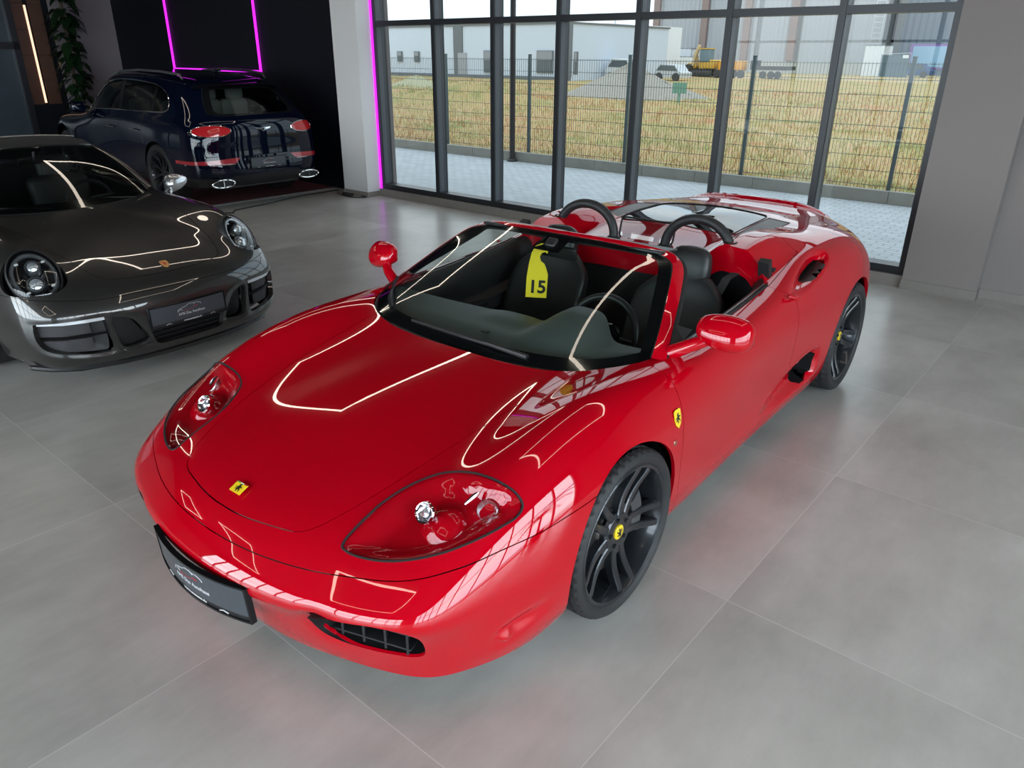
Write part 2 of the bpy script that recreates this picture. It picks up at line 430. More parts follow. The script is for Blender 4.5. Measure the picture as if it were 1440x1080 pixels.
# front wall with its pillars
g = G(); g.bx(-15.6, WX0, 5.02, 5.30, 0, 4.3); g.bx(WX1, -.09, 5.0, 5.3, 0, 4.3); g.bx(-.09, 5.6, 5.075, 5.3, 0, 4.3); rs('wall_front', g, WALLM)
g = G(); g.bx(-8.32, WX0, 4.74, 5.02, 0, 4.3); rs('wall_front_left_pillar', g, mat('window_lit_paint', (.68, .665, .65), rough=.85))  # paler than the walls: window light is put into the paint colour
g = G(); g.bx(WX1, -.09, 4.935, 5.0, 0, 4.3); rs('wall_front_right_pillar', g, WALLM)
g = G(); g.bx(WX1-.006, -.084, 4.926, 4.99, 0, .085); g.bx(-.09, 5.6, 5.066, 5.08, 0, .085); g.bx(-.096, -.084, 4.93, 5.07, 0, .085); rs('baseboard_front', g, TRIMM)
g = G(); g.bx(-8.326, WX0+.004, 4.731, 4.96, 0, .075); rs('baseboard_pillar', g, TRIMM)
g = G(); g.bx(-15.38, -8.325, 4.985, 5.02, 0, 4.3); rs('wall_black', g, DARKW)
# left wall: glazed front, timber panel, grey end
g = G(); g.bx(-15.6, -15.4, 3.86, 5.02, 0, 4.3); rs('wall_left', g, WALLG)
g = G(); g.bx(-15.6, -15.42, 3.2, 3.86, 0, 4.3); rs('wall_left_panel_backing', g, DARKW)
WOOD = mat('dark_walnut', (.055, .022, .012), rough=.5, noise=(7, (.09, .038, .020), 8))
g = G()
for z in np.arange(1.0, 4.3, .42): g.bx(-15.42, -15.39, 3.24, 3.44, z, z+.414); g.bx(-15.42, -15.39, 3.52, 3.74, z, z+.414)
rs('wall_timber', g, WOOD)
g = G(); g.bx(-15.42, -15.413, 3.44, 3.52, 1.0, 4.3); rs('trim_2', g, DARKW)
g = G()
for y0, y1 in ((3.14, 3.24), (1.1, 1.2), (-1.0, -.9), (-3.1, -3.0)): g.bx(-15.5, -15.38, y0, y1, 0, 4.3)
for z0, z1 in ((0, .1), (1.93, 2.05), (4.1, 4.3)): g.bx(-15.5, -15.38, -3.1, 3.24, z0, z1)
w2 = rs('window_2', g, FRAMEM)
DARKPANE = mat('dark_pane', (.03, .042, .05), rough=.12, spec=.6, noise=(1.3, (.075, .10, .115), 6))  # cloudy bluish tone stands in for dim reflections
for y0, y1 in ((1.2, 3.14), (-.9, 1.1), (-3.0, -1.0)):
    for z0, z1 in ((.1, 1.93), (2.05, 4.1)):
        g = G(); g.bx(-15.47, -15.455, y0, y1, z0, z1); mk('window_pane', g, DARKPANE, w2, smooth=False)
g = G(); g.bx(-15.6, -15.4, -9.6, -3.1, 0, 4.3); rs('wall_left_rear', g, WALLG)
# right and rear fronts: glazed openings between piers (seen only in reflections)
def glazed(name, horiz, a0, a1, c, sills, n):
    g = G(); P = lambda lo, hi, z0, z1, d=.2: g.bx(lo, hi, c, c+d, z0, z1) if horiz else g.bx(c, c+d, lo, hi, z0, z1)
    P(a0, a1, 0, sills[0]); P(a0, a1, sills[1], 4.3)
    for k in range(n+1):
        q = a0 + (a1-a0)*k/n; wd = .045 if 0 < k < n else .12; P(q-wd, q+wd, sills[0], sills[1], .12)
    P(a0, a1, 2.25, 2.31, .1)
    return rs(name, g, FRAMEM)
glazed('window_3', False, -8.0, 3.0, 5.6, (.1, 3.75), 10)
glazed('window_4', True, -10.0, 4.0, -9.8, (.1, 3.75), 12)
g = G(); g.bx(5.6, 5.8, 3.0, 5.3, 0, 4.3); g.bx(5.6, 5.8, -9.8, -8.0, 0, 4.3); rs('wall_right', g, WALLM)
g = G(); g.bx(-15.6, -10, -9.8, -9.6, 0, 4.3); g.bx(4, 5.6, -9.8, -9.6, 0, 4.3); rs('wall_back', g, WALLM)
# light lines
def led_line(name, pts, r, m, label, cat, closed=False, group=None):
    g = G(); P = [Vector(p) for p in pts]; n = len(P)
    for i in range(n if closed else n-1):
        a, b_ = P[i], P[(i+1) % n]; d = (b_-a).normalized(); ln = (b_-a).length + 2*r
        M = frame_m((a+b_)/2, d, Vector((0, 0, 1)) if abs(d.z) < .9 else Vector((0, 1, 0)))
        h = G().box((0, 0, 0), (ln, 2*r, 2*r)); h.xf(M); g.merge(h)
    o = in_room(mk(name, g, m, smooth=False)); return tag(o, label, cat, group)
led_line('wall_light', [(-13.28, 4.975, 4.2), (-13.28, 4.975, 1.63), (-10.52, 4.975, 1.63), (-10.52, 4.975, 4.2)], .016, MAGENTA, 'magenta rectangular light line on the black wall above the dark blue car', 'light')
led_line('corner_light', [(-7.775, 4.985, .11), (-7.775, 4.985, 4.2)], .011, MAGENTA, 'upright magenta light strip in the corner between left pillar and window', 'light')
led_line('panel_light', [(-15.385, 3.46, 1.04), (-15.385, 3.46, 2.64)], .014, WARMLED, 'warm upright light bar set in the dark timber panel', 'light')

# ------------------------------------------------------------------ outside, seen through the glass (room coordinates)
def ros(name, g, m, label=None, cat=None, smooth=False, group=None, kind=None, parent=None, **k):
    o = mk(name, g, m, parent, smooth=smooth, **k)
    if parent is None: in_room(o)
    if label: tag(o, label, cat, group, kind)
    elif kind: o['kind'] = kind
    return o
def paver_mat():
    m = bpy.data.materials.new('grey_block_paving'); m.use_nodes = True; nt = m.node_tree; b = nt.nodes['Principled BSDF']
    tc = nt.nodes.new('ShaderNodeTexCoord'); br = nt.nodes.new('ShaderNodeTexBrick'); br.inputs['Scale'].default_value = 1.0
    br.inputs['Brick Width'].default_value = .20; br.inputs['Row Height'].default_value = .10; br.inputs['Mortar Size'].default_value = .006
    br.inputs['Color1'].default_value = (.46, .485, .50, 1); br.inputs['Color2'].default_value = (.55, .575, .59, 1); br.inputs['Mortar'].default_value = (.24, .26, .27, 1)
    nt.links.new(tc.outputs['Object'], br.inputs['Vector']); nt.links.new(br.outputs[0], b.inputs['Base Color']); b.inputs['Roughness'].default_value = .8
    return m
g = G(); g.bx(-60, 30, 5.2, 9.31, -.12, -.005); struct(ros('ground_paving', g, paver_mat()))
g = G(); g.bx(5.8, 60, -60, 5.2, -.2, -.02); g.bx(-60, 5.8, -60, -9.8, -.2, -.02); struct(ros('ground_forecourt', g, mat('forecourt', (.30, .31, .32), rough=.85)))
CONC = mat('weathered_concrete', (.42, .41, .36), rough=.9, noise=(5, (.28, .265, .225), 8))
g = G()
for k in range(46): g.bx(-30+k, -29.006+k, 9.31, 9.43, -.05, .17)
struct(ros('kerb', g, CONC))
# rough dry field rising a little to the yards behind
def field_z(x, y):
    z = .13 + .05*min(1, max(0, y-9.4)/10)
    z += .80*math.exp(-((x+21.0)/2.6)**2-((y-21)/1.6)**2) + .35*math.exp(-((x+27.0)/2.4)**2-((y-23)/2)**2) + .035*math.sin(x*1.3+y)*math.cos(y*.9)*min(1, (y-9.4)/3)
    return z
def field_mat():
    m = bpy.data.materials.new('dry_grass_field'); m.use_nodes = True; nt = m.node_tree; b = nt.nodes['Principled BSDF']; N = nt.nodes.new; L = nt.links.new
    tc = N('ShaderNodeTexCoord'); n1 = N('ShaderNodeTexNoise'); n1.inputs['Scale'].default_value = .45; n1.inputs['Detail'].default_value = 9; n1.inputs['Roughness'].default_value = .68
    L(tc.outputs['Object'], n1.inputs['Vector']); cr = N('ShaderNodeValToRGB'); e = cr.color_ramp.elements
    e[0].position = .36; e[0].color = (.20, .21, .055, 1); e[1].position = .66; e[1].color = (.42, .20, .08, 1)
    q = cr.color_ramp.elements.new(.46); q.color = (.38, .29, .11, 1); q = cr.color_ramp.elements.new(.56); q.color = (.44, .29, .13, 1)
    L(n1.outputs[0], cr.inputs[0])
    n2 = N('ShaderNodeTexNoise'); n2.inputs['Scale'].default_value = 16; n2.inputs['Detail'].default_value = 6; L(tc.outputs['Object'], n2.inputs['Vector'])
    mx = N('ShaderNodeMix'); mx.data_type = 'RGBA'; mx.blend_type = 'OVERLAY'; mx.inputs[0].default_value = .7; L(cr.outputs[0], mx.inputs[6]); L(n2.outputs['Color'], mx.inputs[7])
    hs = N('ShaderNodeHueSaturation'); hs.inputs['Saturation'].default_value = 1.0; hs.inputs['Value'].default_value = 1.15; L(mx.outputs[2], hs.inputs['Color'])
    L(hs.outputs[0], b.inputs['Base Color']); b.inputs['Roughness'].default_value = .95
    return m
FIELD = field_mat()
g = G(); R = []
ys = list(np.arange(9.42, 24, .5)) + list(np.arange(24, 70, 3.0)) + [90, 200, 600]
for x in list(np.arange(-60, 14, .8)) + [40]: R.append([(x, y, field_z(x, y)) for y in ys])
g.grid(R); struct(ros('ground_field', g, FIELD, smooth=True, angle=None))
# grass: one uncountable stand of blades
rnd = random.Random(3); g = G()
GM = [mat('straw_blades', (.52, .35, .14), rough=.9), mat('green_blades', (.31, .32, .11), rough=.9), mat('rust_blades', (.50, .28, .12), rough=.9)]
fm = []
for k in range(26000):
    y = 9.62 + (rnd.random()**1.5)*30; x = 2 - rnd.random()*(20 + (y-9)*1.1)
    if ((x+18.9)/4.1)**2 + ((y-29.5)/3.1)**2 < 1 or ((x+30.5)/3.2)**2 + ((y-27)/2.2)**2 < 1: continue
    h = (.06 + .16*rnd.random())*(.6 + .4*min(1, (y-9.6)/2)); z = field_z(x, y); a = rnd.random()*PI; w_ = .003 + .006*rnd.random()*(1 + (y-9)*.10); lx, ly = rnd.uniform(-.12, .12), rnd.uniform(-.12, .12)
    c, s = math.cos(a)*w_, math.sin(a)*w_
    g.add([(x-c, y-s, z-.02), (x+c, y+s, z-.02), (x+c*.5+lx*.5, y+s*.5+ly*.5, z+h*.6), (x-c*.5+lx*.5, y-s*.5+ly*.5, z+h*.6), (x+lx, y+ly, z+h)], [(0, 1, 2, 3), (3, 2, 4)])
    t = math.sin(x*.45+math.sin(y*.3)*2)+math.cos(y*.55+x*.2)+rnd.uniform(-.9, .9); mi = 1 if t > .9 else (2 if t < -.1 else 0); fm += [mi, mi]
o = ros('dry_grass', g, GM, 'dry straw and green grass covering the field beyond the fence', 'grass', kind='stuff', fix=False)
o.data.polygons.foreach_set('material_index', fm)
# mesh fence
FEN = mat('fence_green_grey', (.10, .13, .13), rough=.55)
FX = [-15.2, -13.0, -10.81, -8.62, -6.457, -4.268, -2.049, .15, 2.35]; FY = 9.42
fence = thing('mesh_fence', 'dark welded mesh fence on the kerb outside the windows', 'fence', ROOM_LOC, ROOM_ROT)
for a, b_ in zip(FX[:-1], FX[1:]):
    g = G()
    for x in np.arange(a+.05, b_, .05): g.bx(x-.0023, x+.0023, FY-.0023, FY+.0023, .17, 1.84)
    for z in np.arange(.22, 1.85, .20): g.bx(a, b_, FY-.010, FY-.004, z-.0035, z+.0035); 
    ros('fence_panel', g, FEN, parent=fence)
for x in FX:
    g = G(); g.rbox((x, FY+.01, .94), (.055, .045, 1.92), .008, 2); g.rbox((x, FY+.01, 1.905), (.06, .05, .012), .004, 2); ros('fence_post', g, FEN, parent=fence, smooth=True)
# lamp pole
g = G(); g.tube([(-8.885, 9.25, -.05), (-8.885, 9.25, 6.0)], .052, 14); g.lathe([(.10, 0), (.10, .02), (.07, .05)], 20, 'Z', (-8.885, 9.25, 0)); g.rbox((-8.885, 9.05, 6.02), (.16, .6, .06), .02)
ros('street_lamp', g, mat('lamp_pole_brown', (.035, .028, .028), rough=.5), 'tall dark lamp pole standing in front of the fence', 'street lamp', smooth=True)

# rectangular light lines on the dark ceiling (room coordinates): they light the hall and mirror in the paint
CEILED = mat('ceiling_light_line', (.3, .26, .22), emit=(1.0, .86, .72), estr=8.5)
for (x0, x1, y0, y1) in ((-7.8, -5.6, 1.3, 4.5), (-2.0, 1.1, .3, 2.85), (-12.4, -10.2, -1.6, .8), (-7.8, -5.6, -8.4, -6.2), (-2.0, .6, -6.6, -4.2), (-12.4, -10.0, -7.6, -5.4)):
    g = G(); z = 4.20
    for (ax, ay, bx_, by) in ((x0, y0, x1, y0), (x1, y0, x1, y1), (x1, y1, x0, y1), (x0, y1, x0, y0)):
        g.bx(min(ax, bx_)-.024, max(ax, bx_)+.024, min(ay, by)-.024, max(ay, by)+.024, z-.012, z+.02)
    tag(in_room(mk('ceiling_light', g, CEILED, smooth=False)), 'rectangular ceiling light line mirrored in the car paint', 'light', 'rectangular light lines on the ceiling')

# ------------------------------------------------------------------ the red open sports car
RED = paint('red_paint', (0.45, 0.0003, 0.0078), rough=0.30)
RED.node_tree.nodes['Principled BSDF'].inputs['Specular IOR Level'].default_value = 0.0
BLACKPL = mat('black_plastic', (0.012, 0.012, 0.013), rough=0.45)
RUBBER = mat('black_rubber', (0.010, 0.010, 0.011), rough=0.6)
GLOSSBLACK = mat('gloss_black', (0.006, 0.006, 0.007), rough=0.08)
LEATHER = mat('black_leather', (0.013, 0.014, 0.015), rough=0.42, bump=(260, 0.25))
DASHM = mat('dashboard_leather', (0.085, 0.102, 0.098), rough=0.45, bump=(300, 0.2))  # black leather; its bluish-green sheen is put into the base colour
CHROME = mat('chrome', (0.85, 0.85, 0.86), rough=0.06, metal=1.0)
ALU = mat('aluminium', (0.55, 0.56, 0.57), rough=0.3, metal=1.0)
YELLOW = mat('badge_yellow', (0.86, 0.62, 0.02), rough=0.3, coat=0.6)
BLACKINK = mat('black_ink', (0.008, 0.008, 0.008), rough=0.4)
CLEAR = glass_mat('clear_cover', (0.95, 0.90, 0.92))
WSGLASS = glass_mat('windscreen_glass', (0.70, 0.76, 0.73))
RCOLS = [[(-3.3,0,.2),(-3.38,0,.28),(-3.42,0,.38),(-3.43,0,.5),(-3.43,0,.64),(-3.42,0,.78),(-3.4,0,.9),(-3.28,0,.965),(-3,0,.985),(-2.7,0,1.005),(-2.3,0,1.02)],
 [(-3.27,.38,.2),(-3.35,.39,.28),(-3.39,.4,.38),(-3.4,.41,.5),(-3.4,.41,.64),(-3.39,.4,.78),(-3.36,.38,.89),(-3.24,.33,.96),(-2.97,.25,.983),(-2.67,.12,1.003),(-2.28,0,1.02)],
 [(-3.13,.7,.2),(-3.19,.73,.28),(-3.23,.75,.38),(-3.24,.76,.5),(-3.24,.75,.64),(-3.22,.73,.77),(-3.18,.67,.87),(-3.07,.56,.94),(-2.88,.4,.978),(-2.62,.22,1),(-2.25,0,1.02)],
 [(-3,.83,.2),(-3.02,.87,.28),(-3.02,.895,.38),(-3.02,.905,.5),(-3.02,.9,.64),(-3,.87,.77),(-2.97,.79,.875),(-2.9,.66,.94),(-2.78,.48,.975),(-2.57,.26,.998),(-2.2,0,1.02)],
 [(-2.82,.87,.2),(-2.82,.92,.28),(-2.82,.945,.38),(-2.82,.95,.5),(-2.82,.945,.65),(-2.81,.915,.79),(-2.79,.84,.895),(-2.74,.7,.955),(-2.66,.51,.98),(-2.5,.28,.998),(-2.15,0,1.015)],
 [(-2.58,.88,.18),(-2.58,.93,.27),(-2.58,.955,.38),(-2.58,.96,.52),(-2.58,.955,.68),(-2.58,.925,.82),(-2.57,.85,.92),(-2.55,.72,.97),(-2.5,.54,.985),(-2.38,.3,.995),(-2.1,0,1.01)],
 [(-2.25,.88,.15),(-2.25,.92,.25),(-2.25,.94,.38),(-2.25,.95,.53),(-2.25,.945,.69),(-2.25,.915,.83),(-2.25,.85,.925),(-2.25,.73,.975),(-2.22,.55,.985),(-2.15,.3,.99),(-2,0,1)],
 [(-1.9,.87,.14),(-1.9,.905,.23),(-1.9,.915,.37),(-1.9,.93,.53),(-1.9,.935,.69),(-1.9,.91,.82),(-1.9,.85,.91),(-1.9,.74,.955),(-1.9,.56,.965),(-1.86,.31,.965),(-1.8,0,.965)],
 [(-1.5,.865,.14),(-1.5,.895,.22),(-1.5,.9,.35),(-1.5,.915,.51),(-1.5,.925,.67),(-1.5,.905,.8),(-1.5,.855,.862),(-1.5,.75,.885),(-1.5,.57,.895),(-1.5,.31,.93),(-1.5,0,.93)],
 [(-1.1,.865,.14),(-1.1,.895,.22),(-1.1,.9,.34),(-1.1,.915,.5),(-1.1,.925,.65),(-1.1,.905,.78),(-1.1,.85,.832),(-1.1,.74,.85),(-1.1,.57,.86),(-1.1,.31,.9),(-1.1,0,.9)],
 [(-.7,.87,.14),(-.7,.9,.22),(-.7,.915,.34),(-.7,.925,.49),(-.7,.93,.64),(-.7,.905,.77),(-.7,.845,.812),(-.7,.72,.825),(-.7,.55,.83),(-.75,.3,.86),(-.8,0,.86)],
 [(-.35,.87,.14),(-.35,.91,.23),(-.35,.93,.35),(-.35,.94,.49),(-.35,.94,.63),(-.35,.9,.75),(-.35,.82,.812),(-.35,.69,.818),(-.36,.53,.805),(-.42,.29,.81),(-.55,0,.81)],
 [(0,.87,.15),(0,.92,.25),(0,.945,.37),(0,.952,.5),(0,.94,.63),(0,.885,.745),(0,.78,.82),(-.01,.65,.805),(-.03,.5,.77),(-.12,.28,.775),(-.35,0,.795)],
 [(.3,.87,.14),(.3,.915,.23),(.3,.935,.34),(.3,.94,.46),(.3,.925,.585),(.3,.87,.7),(.3,.77,.775),(.28,.63,.76),(.23,.475,.735),(.06,.26,.757),(-.32,0,.795)],
 [(.52,.845,.13),(.54,.87,.2),(.55,.89,.3),(.555,.9,.41),(.555,.89,.525),(.55,.84,.635),(.54,.74,.7),(.5,.6,.7),(.4,.44,.705),(.13,.23,.75),(-.3,0,.79)],
 [(.71,.765,.13),(.72,.785,.19),(.74,.805,.28),(.765,.825,.37),(.787,.83,.46),(.76,.77,.565),(.71,.67,.63),(.62,.54,.665),(.46,.38,.695),(.16,.2,.748),(-.29,0,.79)],
 [(.82,.66,.13),(.835,.67,.185),(.862,.69,.27),(.9,.71,.36),(.935,.727,.435),(.885,.665,.515),(.815,.58,.585),(.69,.46,.64),(.48,.32,.7),(.18,.165,.748),(-.285,0,.79)],
 [(.905,.43,.13),(.928,.44,.185),(.955,.452,.265),(.995,.465,.36),(1.037,.467,.428),(.99,.42,.5),(.905,.365,.575),(.745,.3,.64),(.5,.21,.7),(.19,.11,.747),(-.28,0,.79)],
 [(.955,.21,.13),(.98,.22,.185),(1.017,.23,.268),(1.06,.235,.36),(1.087,.232,.425),(1.035,.21,.498),(.95,.185,.572),(.775,.15,.64),(.51,.105,.7),(.2,.055,.747),(-.28,0,.79)],
 [(.965,0,.13),(.992,0,.185),(1.035,0,.268),(1.08,0,.36),(1.1,0,.425),(1.045,0,.495),(.965,0,.568),(.785,0,.638),(.515,0,.7),(.2,0,.747),(-.28,0,.79)]]
RS, RU, RV = ring_surface(RCOLS, 12, 12)
red = thing('sports_car', 'red open-top two-seat sports car with black roll hoops in the foreground', 'car')
LAMP_UV = [(16.592,5.856),(16.576,6.001),(16.477,6.263),(16.325,6.554),(16.084,6.863),(15.635,7.107),(15.002,7.225),(14.441,7.224),(14.127,7.055),(13.946,6.741),(13.855,6.33),(13.795,5.883),(13.751,5.502),(13.753,5.195),(13.813,5.059),(13.933,5.007),(14.122,5.047),(14.35,5.107),(14.62,5.197),(14.931,5.306),(15.28,5.441),(15.626,5.545),(15.944,5.601),(16.216,5.646),(16.446,5.715),(16.555,5.795)]
lampR = uv_region(RS, RU, RV, LAMP_UV, 4)
SEAM_UV = [(12.5,3.95),(12.851,4.009),(13.279,4.149),(13.684,4.30),(14.233,4.585),(14.675,4.761),(15.152,4.952),(15.685,5.10),(16.339,5.19),(16.918,5.17),(17.5,5.16),(18.2,5.14),(19.2,5.12)]
INTAKE_UV = [(17.12,2.9),(17.08,3.35),(16.95,3.62),(16.65,3.85),(16.248,3.95),(15.9,3.75),(15.72,3.3),(15.66,2.6),(15.69,1.95),(15.85,1.78),(16.088,1.80),(16.648,1.86),(16.967,2.05),(17.101,2.40)]
intakeR = uv_region(RS, RU, RV, INTAKE_UV, 4)
SCOOP_UV = [(7.95,5.62),(7.80,5.95),(7.36,6.306),(6.805,6.50),(6.434,6.421),(6.244,6.116),(6.30,5.68),(6.615,5.336),(7.031,5.107),(7.459,5.0),(7.80,5.12),(7.95,5.35)]
scoopR = uv_region(RS, RU, RV, SCOOP_UV, 4)
HOLE_UV = [(7.22,5.50),(7.08,5.85),(6.80,6.10),(6.52,6.14),(6.38,5.95),(6.42,5.68),(6.68,5.42),(7.0,5.30)]
holeR = uv_region(RS, RU, RV, HOLE_UV, 4)
LINT_UV = [(8.45,1.55),(8.1,2.1),(7.6,2.36),(7.1,2.47),(6.66,2.42),(6.50,2.1),(6.47,1.6),(6.56,1.1),(7.05,0.98),(7.7,1.05),(8.2,1.2)]
lintR = uv_region(RS, RU, RV, LINT_UV, 4)
LHOLE_UV = [(7.15,2.3),(6.8,2.32),(6.58,2.1),(6.55,1.6),(6.63,1.2),(6.95,1.15),(7.1,1.7)]
lholeR = uv_region(RS, RU, RV, LHOLE_UV, 4)
HOOD_XY = np.array([(0.977,-.02),(0.976,.06),(0.966,.15),(0.945,.25),(0.925,.312),(0.888,.352),(0.818,.388),(0.681,.430),(0.526,.462),(0.395,.484),(0.25,.503),(0.05,.528),(-0.182,.556),(-0.6,.60),(-.6,-.02)])
HOOD_XY = np.concatenate([smooth_poly(HOOD_XY[:13], 5, False), HOOD_XY[13:]])
COWL = smooth_poly([(-.128,0),(-.130,.14),(-.140,.28),(-.160,.42),(-.200,.55),(-.262,.645),(-.335,.705),(-.41,.735),(-.47,.748)], 5, False)
COCKPIT = np.concatenate([COWL, [(-.8,.762),(-1.2,.772),(-1.48,.775),(-1.555,.75),(-1.575,.70),(-1.58,.5),(-1.58,.3),(-1.58,-.02),(-.128,-.02)]])
def smooth_hood(sh):
    """pressed-steel smoothness: the bonnet follows one low-order surface, blended out towards the wings"""
    V = sh.V; x, y, v = V[:, 0], V[:, 1], sh.A[:, 1]; T = lambda x, y: np.stack([(x-.2)**i * (y*y*4)**j for i in range(5) for j in range(3) if i + j < 6], 1)
    m = (v > 6.9) & (x > -.35) & (x < .90); co, *_ = np.linalg.lstsq(T(x[m], y[m]), V[m, 2], rcond=None)
    w = sstep(6.9, 7.9, v)*sstep(.93, .72, x)*np.where(x > -.6, 1, 0); w = np.where(x > .93, 0, w); zz = T(x, y)@co
    sh.V[:, 2] = np.where(x > -.6, V[:, 2]*(1-w) + zz*w, V[:, 2])
def rect_hump(sh):
    """flowing fairings behind the seats and the upturned tail lip"""
    V = sh.V; x, y = V[:, 0], V[:, 1]; top = sstep(6.0, 6.8, sh.A[:, 1])
    g = sstep(.36, .53, y)*(1 - sstep(.62, .775, y))
    s = (1 - sstep(-1.66, -2.35, x)) * (x < -1.3)
    s = np.where(x > -1.45, 0, 1 - sstep(1.58, 2.45, -x))
    d = np.zeros_like(V); d[:, 2] = .115*g*s*top
    lip = np.exp(-((x + 3.235 - .05*(y/.5)**2*0 + .22*y*y)/.028)**2)*(1 - sstep(.50, .66, y)) * (sh.A[:, 1] > 5.2)
    d[:, 2] += .030*lip
    sag = np.exp(-((x+2.95)/.16)**2)*(1 - sstep(.35, .6, y))*top; d[:, 2] -= .012*sag
    sh.V = V + d
half = Sh.from_grid(RS, RU, RV)
if (half.A[len(half.A)//2, 3]) < 0 and half.V[len(half.A)//2, 1] > 0: half.A[:, 2:5] *= -1; half.F = [f[::-1] for f in half.F]
# recesses
d = scoopR(half); e = np.clip(-d/.070, 0, 1); dep = .070*sstep(0, 1, e)*np.clip((7.95-half.A[:, 0])/.9, 0, 1); scoop_d = dep
d = lintR(half); dep2 = .07*sstep(0, 1, np.clip(-d/.05, 0, 1))*np.clip((8.4-half.A[:, 0])/1.4, 0, 1)
# teardrop dimple with a round bump ahead of the front wheel
dv = half.V - np.array([.60, .87, .255]); du_ = dv[:, 0]; dz = dv[:, 2]
dep3 = .022*np.exp(-((dz+.28*(du_-.03))/.035)**2)*sstep(.06, .0, du_)*sstep(-.19, -.02, du_)*(half.A[:, 1] < 4)
bump = np.linalg.norm(half.V - np.array([.605, .868, .25]), axis=1); dep3 = dep3 -      .034*np.exp(-(bump/.021)**2)
# soft inner shoulder of the front intake
d = intakeR(half); dep4 = .016*np.exp(-(np.maximum(d, 0)/.028)**2)*(half.A[:, 0] > 16.6)*sstep(16.6, 17.1, half.A[:, 0])
half.V = half.V - half.A[:, 2:5]*(scoop_d + dep2 + dep3 + dep4)[:, None]
smooth_hood(half); rect_hump(half); renormal(half)
on = half.A[:, 0] < 1e-6; half.A[on, 3] = 0
def arch(cx, cz, R):
    def f(sh):
        d = R - np.hypot(sh.V[:, 0]-cx, sh.V[:, 2]-cz)
        return np.where((sh.A[:, 1] < 6.0) & (sh.V[:, 1] > .5), d, -1.0)
    return f
half = half.clip(arch(0, .325, .353)(half)).clip(arch(-2.6, .345, .366)(half))
half = half.clip(-np.where(half.A[:, 1] > 6.2, sd_poly(half.V[:, :2], COCKPIT), 1.0))
lens, half = half.split(lampR, .002)
hole_i, half = half.split(intakeR, 0)
hole_a, half = half.split(holeR, 0)
hole_b, half = half.split(lholeR, 0)
topmask = lambda sh, f: np.where(sh.A[:, 1] > 5.3, f, 1.0)
hood, half = half.split(lambda s: np.where((s.A[:, 1] > 5.3) & (s.V[:, 0] > -.7), sd_poly(s.V[:, :2], HOOD_XY), 1.0))
seamp = smooth_poly(SEAM_UV, 5, False); seamX = surf_at(RS, RU, RV, seamp)
def seam_f(s):
    vv = np.interp(s.A[:, 0], seamp[:, 0], seamp[:, 1]); sg = np.where((s.A[:, 1] < vv) & (s.A[:, 0] > 12.0), -1.0, 1.0)
    return sg*poly_dist(s.V, seamX, False)
front, half = half.split(seam_f)
# the bumper ends at the arch; what is left behind of it below the seam is the sill
def door_f(s):
    x, z = s.V[:, 0], s.V[:, 2]
    xf = np.interp(z, [.12, .256, .42, .532, .611, .73, .79, .86, .95], [-.45, -.425, -.389, -.373, -.365, -.361, -.364, -.385, -.41])
    xr = np.interp(z, [.12, .24, .408, .519, .651, .731, .805, .84, .87, .95], [-1.60, -1.635, -1.642, -1.636, -1.63, -1.625, -1.60, -1.565, -1.50, -1.47])
    zb = np.interp(x, [-1.7, -1.4, -.4], [.20, .19, .175])
    return np.maximum(np.maximum(x - xf, xr - x), zb - z)
door, half = half.split(lambda s: np.where(s.V[:, 1] > .7, door_f(s), 1.0))
def quart(s):
    x = s.V[:, 0]; return np.where(s.A[:, 1] > 0, x + 1.4, 1)
rear, fwd = half.split(lambda s: np.where((s.V[:, 0] < -1.0), -1.0, 1.0)*np.maximum(.1, np.abs(s.V[:, 0]+1.0)), 0)
# rear deck: lid with glass, louvres; tonneau in front of it; haunches outside
DECK = smooth_poly([(-1.985,.60),(-2.2,.612),(-2.5,.612),(-2.75,.60),(-2.95,.575),(-3.10,.54)], 4, False)
def deck_f(s):
    y, x = s.V[:, 1], s.V[:, 0]; yb = np.interp(-x, -DECK[:, 0], DECK[:, 1], left=.60, right=.50)
    return np.where(s.A[:, 1] > 5.5, np.maximum(np.maximum(y - yb, x + 1.965), -3.33 - x), 1.0)
deck, rear = rear.split(deck_f)
def ton_f(s):
    y, x = s.V[:, 1], s.V[:, 0]; yb = np.interp(-x, [1.4, 1.965, 2.0], [.80, .765, .765])
    return np.where(s.A[:, 1] > 5.6, np.maximum(y - yb, -1.962 - x), 1.0)
tonneau, rear = rear.split(ton_f)
EG = smooth_poly([(-2.02,0),(-2.02,.30),(-2.045,.355),(-2.12,.368),(-2.5,.360),(-2.60,.345),(-2.64,.30),(-2.66,.15),(-2.665,0)], 4, False)
EG = np.concatenate([EG, [(-2.6,-.02),(-2.0,-.02)]])
eglass, deck = deck.split(lambda s: sd_poly(s.V[:, :2], EG), .002)
LV = np.array([(-2.04,.385),(-2.06,.525),(-2.52,.512),(-2.56,.378)])
louv, deck = deck.split(lambda s: sd_poly(s.V[:, :2], LV), 0)
TAIL = (-3.05)
tail, rear = rear.split(lambda s: np.where(s.A[:, 1] < 5.9, 1, 1)*(s.V[:, 0] + 3.05))
hood.both().flange(.012).mk('hood', RED, red)
b = front.both().flange(.010); b.mk('front_bumper', RED, red)
